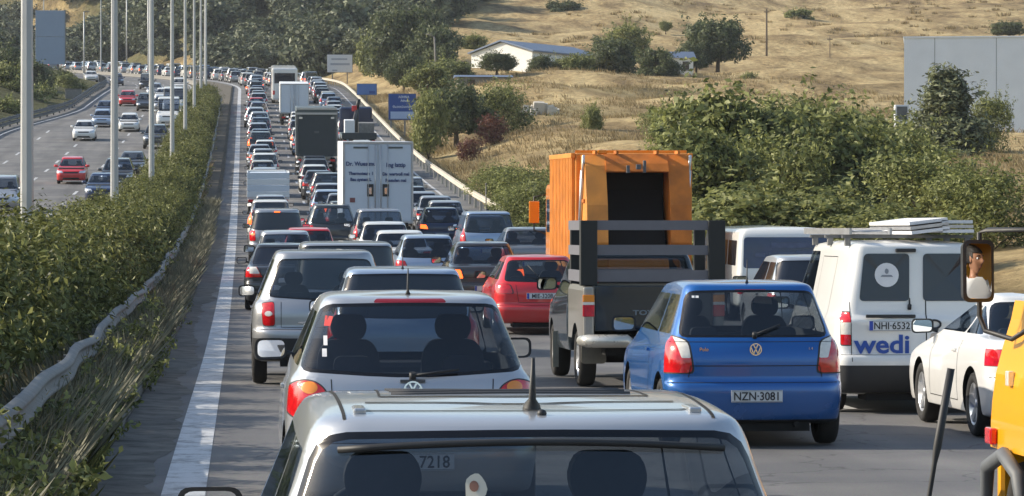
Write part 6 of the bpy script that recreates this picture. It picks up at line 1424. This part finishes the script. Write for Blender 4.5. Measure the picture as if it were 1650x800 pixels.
# road signs
def sign(label, x0, x1, yt, yb, s, face, posts, zg, back=M_GALV, cat="road sign", name="road_sign"):
    X = TX((x0+x1)/2, s); d = F/s; wd = (x1-x0)/s; zt = CAMZ + (368-yt)/s; zb0 = CAMZ + (368-yb)/s; g0 = min(zg if zg is not None else 1e9, tz(X, d) + .1) - .2
    o = empty(name, (X, d, g0), label=label, cat=cat); m = MB(); m.box(-wd/2, wd/2, -.03, .03, zb0-g0, zt-g0, ch=.01); m.build("panel", face, o)
    m = MB()
    e = .05; m.box(-wd/2-e, wd/2+e, .031, .05, zb0-g0-e, zt-g0+e); m.build("panel_back", back, o)
    for p in posts: m = MB(); m.box(p*wd-.06, p*wd+.06, .051, .17, -.5, zt-g0-.1); m.build("post", back, o)
    return o, wd, zb0-g0, zt-g0
M_SW = mat("sign_white", (.62, .65, .70), .5, var=.05); M_SB = mat("sign_panel_blue", (.015, .06, .26), .45, var=.1); M_SB2 = mat("sign_pale_blue", (.08, .17, .42), .5, var=.1); M_SG = mat("sign_print", (.34, .38, .46), .6)
o, wd, a, b = sign("white billboard on two legs at the top of the verge", 527, 567, 89, 117, 13.2, M_SW, (-.3, .3), None, cat="billboard", name="billboard")
m = MB(); m.box(-wd*.34, wd*.30, -.045, -.031, a+(b-a)*.70, a+(b-a)*.80); m.box(-wd*.38, wd*.40, -.045, -.031, a+(b-a)*.40, a+(b-a)*.52); m.box(-wd*.3, -wd*.1, -.045, -.031, a+.12, a+.3); m.build("print", M_SG, o)
o, wd, a, b = sign("small pale blue road sign beside the upper guard rail", 575, 606, 136, 153, 16.8, M_SB2, (0,), None)
m = MB(); m.box(wd*.12, wd*.42, -.045, -.031, a+.1, a+.35); m.build("print", M_SB, o)
o, wd, a, b = sign("large blue direction sign with white lettering on two posts", 626, 669, 152, 193, 20.8, M_SB, (-.42, .1), None)
mm = MB(); mm.box(-wd*.44, wd*.44, -.045, -.031, a+.06, a+.62); mm.build("panel_field", mat("sign_pale_field", (.32, .42, .62), .5), o)
for i, (t, z, x) in enumerate([("ΑΘΗΝΑ", .84, .06), ("Athens", .70, .10), ("Θεσσαλονίκη", .46, 0)]): text_mesh("sign_lettering", t, .26, mat("letter_white", (.55, .62, .75), .5), o, (wd*x, -.05, a+(b-a)*z), bold=.004, sx=.9)
# round sign seen from behind, black marker post, blue grey billboard
s_ = 38; X = TX(863, s_); d = F/s_; g0 = tz(X, d); zc_ = CAMZ + (368-308)/s_
o = empty("road_sign", (X, d, g0), label="round grey sign seen beside the orange truck on a thin post", cat="road sign"); m = MB(); m.tube([(0, .02, -.4), (0, .02, zc_-g0)], .035, 8); m.build("post", M_GALV, o)
m = MB(); Mx = Matrix.Translation((0, 0, zc_-g0)) @ Matrix.Rotation(math.pi/2, 4, 'X'); m.lathe([(.001, .012), (.24, .012)], Mx, 28); m.lathe([(.24, .014), (.30, .014), (.30, -.012), (.001, -.012)], Mx, 28, 1); m.build("disc", [mat("sign_grey", (.42, .45, .5), .5), mat("sign_rim", (.09, .10, .12), .5)], o)
s_ = 39; X = TX(790, s_); d = F/s_; o = empty("delineator", (X, d, float(P(d)) - .05), label="short black post at the near end of the roadside guard rail", cat="post"); m = MB(); m.box(-.17, .17, -.1, .1, .5, 1.05, ch=.03); m.build("cap", M_TRIM, o); m = MB(); m.box(-.06, .06, -.06, .06, -.3, .5); m.build("stake", M_TRIM, o)
for i, (x, s0, yt, yb) in enumerate([(783, 36, 285, 345), (845, 22, 240, 262)]):
    X = TX(x, s0); d = F/s0; g0 = tz(X, d); h = (yb-yt)/s0; o = empty("fence_post", (X, d, g0), label=["thin pale stake on the verge above the guard rail end", "short stake on the dry slope behind the green bushes"][i], cat="post"); m = MB(); m.tube([(0, 0, -.3), (0, 0, h)], .035, 6); m.build("stake", M_CONC, o); m = MB(); m.ball((0, 0, h), (.05, .05, .04)); m.build("cap", M_CONC, o)
s_ = 12.2; X = TX(85, s_); d = F/s_; z0 = CAMZ + (368-106)/s_; z1 = CAMZ + (368-20)/s_; g0 = tz(X, d)
o = empty("billboard", (X, d, g0), label="tall blue grey billboard back rising above the trees at the left", cat="billboard"); M_BB = mat("billboard_back", (.24, .31, .42), .6, var=.08, scale=1); zm = CAMZ + (368-62)/s_
for a, b in ((z0-g0, zm-g0-.02), (zm-g0+.02, z1-g0)): m = MB(); m.box(-1.95, 1.95, -.08, .08, a, b, ch=.02); m.build("panel", M_BB, o)
m = MB(); m.box(1.86, 1.98, -.12, -.085, z0-g0, z1-g0); m.build("edge_trim", M_GALV, o)
m = MB(); m.box(-1.1, -.9, .09, .3, -1, z1-g0-.3); m.box(.9, 1.1, .09, .3, -1, z1-g0-.3); m.build("support", M_DSTEEL, o)
for i, (x, y0, y1, wpx, s0) in enumerate([(87, 172, 200, 14, 17.6), (121, 146, 181, 26, 16.1)]):
    X = TX(x, s0); d = F/s0; z1 = CAMZ + (368-y0)/s0; z0 = min(CAMZ + (368-y1)/s0, tz(X, d)); h = z1 - z0
    o = empty("roadside_cabinet", (X, d, z0), label=["small beige cabinet behind the dark barrier", "larger pale grey cabinet near the bend of the dark barrier"][i], cat="cabinet"); wd = wpx/s0/2
    m = MB(); m.box(-wd, wd, 0, .6, -.3, h, ch=.03); m.build("housing", [M_CONC, M_GALV][i], o); m = MB(); m.box(-wd-.05, wd+.05, -.05, .65, h, h+.06, ch=.01); m.build("lid", M_GALV, o); m = MB(); m.box(-wd+.08, wd-.08, -.02, .0, .2, h-.1, ch=.004); m.build("door", M_GALV, o)
# roadside guard rail at the right edge
gr2 = empty("guard_rail", (11.2, 140, float(P(140))), label="pale weathered guard rail climbing the right edge of the road", cat="guard rail"); M_RAILP = mat("pale_rail", (.50, .46, .38), .7, .1, var=.25, scale=3)
m = MB(); path = [(float(edge_r(d)) - .45 + float(C(d)) - 11.2, d - 140, float(P(d)) - float(P(140)) + .66) for d in np.arange(141, 600, 3.0)]
sweep(m, [(a*-1, b*1.0) for a, b in WP], path, 0, True); sweep(m, [(.01, -.155), (.06, -.16), (.06, .16), (.01, .155)], path, 0, False); m.build("beam", M_RAILP, gr2)
for k in range(95):
    d = 142 + k*4; m = MB(); m.box(-.06, .06, -.06, .06, -.8, .1); m.build("post", M_RAILP, gr2, (float(edge_r(d)) - .35 + float(C(d)) - 11.2, d - 140, float(P(d)) - float(P(140)) + .66))
# grey building at the right
M_WALLG = mat("grey_render", (.70, .75, .80), .85, var=.10, scale=.8, bump=.1); M_DARKW = mat("dark_opening", (.05, .06, .07), .8); M_STONE = mat("stone_base", (.20, .19, .18), .9, var=.4, scale=2, bump=.5)
s_ = 25; d = F/s_; xl, xr = TX(1470, s_), TX(1470, s_) + 16; zt = CAMZ + (368-56)/s_; zb0 = CAMZ + (368-216)/s_
o = empty("building", ((xl+xr)/2, d, zb0), label="large plain pale grey building on a stone base at the right edge", cat="building"); hw = (xr-xl)/2; o.rotation_euler = (0, 0, -R(11.5))
ox = TX(1558, s_) - (xl+xr)/2; ow = .56; zo = CAMZ + (368-126)/s_ - zb0
m = MB()
m.box(-hw, ox-ow, 0, .3, 0, zt-zb0); m.box(ox+ow, hw, 0, .3, 0, zt-zb0); m.box(ox-ow, ox+ow, 0, .3, zo, zt-zb0); m.box(-hw, -hw+.3, .3, 12, 0, zt-zb0); m.box(hw-.3, hw, .3, 12, 0, zt-zb0); m.box(-hw+.3, hw-.3, 11.7, 12, 0, zt-zb0)
m.build("wall", M_WALLG, o); m = MB(); m.box(-hw-.06, hw+.06, -.06, 12.06, zt-zb0, zt-zb0+.10, ch=.01); m.build("roof", M_WALLG, o)
m = MB(); m.box(-hw-.1, hw+.1, -.15, 12.1, -4, -.003); m.build("base", M_STONE, o)
dr = MB(); dr.box(ox-ow+.003, ox+ow-.003, .20, .26, .003, zo-.003); dd_ = dr.build("door", M_DARKW, o); m = MB(); m.box(ox+ow-.28, ox+ow-.1, .12, .19, .05, zo-.1, ch=.01); m.build("door_frame", M_GALV, dd_)
for k in range(1, 8):
    xx = -hw + 16*k/8
    if abs(xx - ox) > ow + .1: m = MB(); m.box(xx-.015, xx+.015, -.006, -.001, .0, zt-zb0-.02); m.build('wall_seam', M_GREYPL, o)
o2 = empty("cabinet", (TX(1463, 27), F/27, tz(TX(1463, 27), F/27)), label="small white framed box left of the cypress", cat="cabinet"); h = CAMZ + (368-167)/27 - o2.location.z
m = MB(); m.box(-.42, .42, 0, .5, -.5, h, ch=.03); m.build("housing", M_SW, o2); m = MB(); m.box(-.32, .32, -.03, -.002, h-.9, h-.1, ch=.01); m.build("door", M_GREYPL, o2)
# low dark-topped wall and parked blue car half behind the thicket
s_ = 31; xa, xb = TX(1150, s_), TX(1400, s_); d = F/s_; zt = CAMZ + (368-217)/s_; g0 = tz((xa+xb)/2, d)
o = empty("low_wall", ((xa+xb)/2, d, g0 - .5), label="low grey wall with a dark coping, half hidden by the thicket", cat="wall"); m = MB(); m.box(-(xb-xa)/2, (xb-xa)/2, 0, .3, -.5, zt-g0+.42, ch=.01); m.build("wall", M_CONC, o); m = MB(); m.box(-(xb-xa)/2-.05, (xb-xa)/2+.05, -.06, .36, zt-g0+.423, zt-g0+.58, ch=.02); m.build("coping", M_DARKW, o)
# barn and sheds
M_ROOFB = mat("roof_blue_grey", (.12, .16, .24), .5, .2, var=.15, scale=1.5); M_WW = mat("white_wall", (.74, .74, .71), .8, var=.08, scale=2)
s_ = 14.6; d = F/s_; xl, xm, xr = TX(765, s_), TX(858, s_), TX(992, s_); ze = CAMZ + (368-82)/s_; zr = CAMZ + (368-69)/s_; zb0 = tz(xm, d) - .5
o = empty("barn", (xm, d, zb0), label="long white barn with a blue grey roof at the foot of the dry hill", cat="barn")
A = Vector((xl - xm, 6, 0)); B = Vector((0, 0, 0)); Cc = Vector((xr - xm, 14, 0)); D_ = A + Cc
H1 = ze - zb0; H2 = zr - zb0 + .35; mid = A*.5
m = MB(); P0 = [A, B, Cc, D_]
vs = [p + Vector((0, 0, z)) for z in (-1, H1) for p in P0] + [mid + Vector((0, 0, H2 - .1)), mid + Cc + Vector((0, 0, H2 - .1))]
m.add(vs, [(0, 1, 5, 8, 4)[::1], (1, 2, 6, 5), (2, 3, 7, 9, 6), (3, 0, 4, 7)]); m.build("wall", M_WW, o)
m = MB(); e = A.normalized()*.35; e2 = Cc.normalized()*.35; up = Vector((0, 0, .04))
r = [A + e - e2 + Vector((0, 0, H1-.05)), mid - e2 + Vector((0, 0, H2)), B - e - e2 + Vector((0, 0, H1-.05)), A + e + Cc + e2 + Vector((0, 0, H1-.05)), mid + Cc + e2 + Vector((0, 0, H2)), B - e + Cc + e2 + Vector((0, 0, H1-.05))]
m.add(r + [q + Vector((0, 0, .16)) for q in r], [(0, 1, 4, 3), (1, 2, 5, 4), (6, 9, 10, 7), (7, 10, 11, 8), (0, 6, 7, 1), (1, 7, 8, 2), (2, 8, 11, 5), (3, 4, 10, 9), (4, 5, 11, 10), (0, 3, 9, 6)]); m.build("roof", M_ROOFB, o)
for t in (.25, .6): m = MB(); q = Cc*t; u = Cc.normalized(); m.add([q + Vector((.05, -.06, .9)), q + u*1.6 + Vector((.05, -.06, .9)), q + u*1.6 + Vector((.05, -.06, 2.0)), q + Vector((.05, -.06, 2.0))], [(0, 1, 2, 3)]); m.build("window", M_DGLASS, o)
def hut(label, x, s, wpx, ytop, hpx, wm, rm, dz=0, name="house", roofh=.9, depth=5):
    X = TX(x, s); d = F/s; wd = wpx/s/2; zt = CAMZ + (368-ytop)/s; h = hpx/s; z0 = zt - h
    o = empty(name, (X, d, z0), label=label, cat="house" if name == "house" else "shed"); m = MB(); m.box(-wd, wd, 0, depth, -2.5, h); m.build("wall", wm, o)
    m = MB(); m.prism([(-.3, h+.003), (depth+.3, h+.003), (depth/2, h+roofh)], 'x', -wd-.3, wd+.3); m.build("roof", rm, o)
    for t in (-.5, .45):
        f_ = MB(); f_.box(t*wd-.35, t*wd+.35, -.05, -.003, h*.35, h*.8); w_ = f_.build("window", M_DGLASS, o); g2 = MB(); g2.box(t*wd-.42, t*wd+.42, -.08, -.003, h*.27, h*.345); g2.build("sill", M_CONC, w_)
M_TILE = mat("roof_tile", (.30, .17, .11), .8, var=.3, scale=5)
hut("small pale shed with a blue grey roof left of the large hill tree", 1098, 14.8, 44, 92, 28, M_WW, M_ROOFB, name="shed", roofh=.8, depth=4)
hut("ruined grey shed with a flat roof behind the large rounded shrub", 780, 17.2, 84, 124, 20, M_CONC, M_ROOFB, name="shed", roofh=.25, depth=3)
hut("white house high in the wooded hill above the roadside grove", 618, 7.3, 78, 2, 16, M_WW, M_TILE, roofh=1.2, depth=8)
hut("small white house in the trees at the top left of the grove", 492, 7.4, 46, 8, 12, M_WW, M_TILE, roofh=1.2, depth=6)
hut("pale house at the top edge behind the crest trees", 757, 8.4, 44, -4, 14, M_WW, M_TILE, roofh=1.0, depth=6)
hut("cream tower house at the top edge left of the dry hill", 850, 9.2, 16, -14, 26, mat("cream_wall", (.55, .47, .33), .85, var=.1), M_TILE, roofh=.6, depth=3)
# pale rubble heap on the field
rb_ = MB(); rr_ = random.Random(4)
for k in range(40):
    a, q = rr_.uniform(0, 6.28), rr_.random(); x = 1.6*q*math.cos(a); y = 1.0*q*math.sin(a); s0 = rr_.uniform(.08, .26); rb_.box(x-s0, x+s0, y-s0, y+s0, -.1, (1-q)*.7 + s0, M=Matrix.Rotation(rr_.uniform(-.3, .3), 4, 'X') @ Matrix.Rotation(rr_.uniform(-.2, .2), 4, 'Y'))
X = TX(868, 21.5); d = F/21.5; o = rb_.build("rubble_heap", M_CONCL, None, (X, d, tz(X, d)), None); tag(o, "heap of pale rubble on the field right of the large rounded shrub", "rubble", kind='stuff')
# ---------------------------------------------------------------- thin afternoon haze
hz = MB(); hz.box(-700, 900, -60, 1500, -6, 260); hm = bpy.data.materials.new("haze"); hm.use_nodes = True; t = hm.node_tree; t.nodes.clear()
ou = t.nodes.new("ShaderNodeOutputMaterial"); pv = t.nodes.new("ShaderNodeVolumePrincipled"); pv.inputs['Color'].default_value = (.86, .92, 1, 1); pv.inputs['Density'].default_value = .00011; pv.inputs['Anisotropy'].default_value = .2
t.links.new(pv.outputs[0], ou.inputs['Volume']); ho = hz.build("haze", hm); tag(ho, "thin summer haze over the far hills", "haze", kind='stuff')
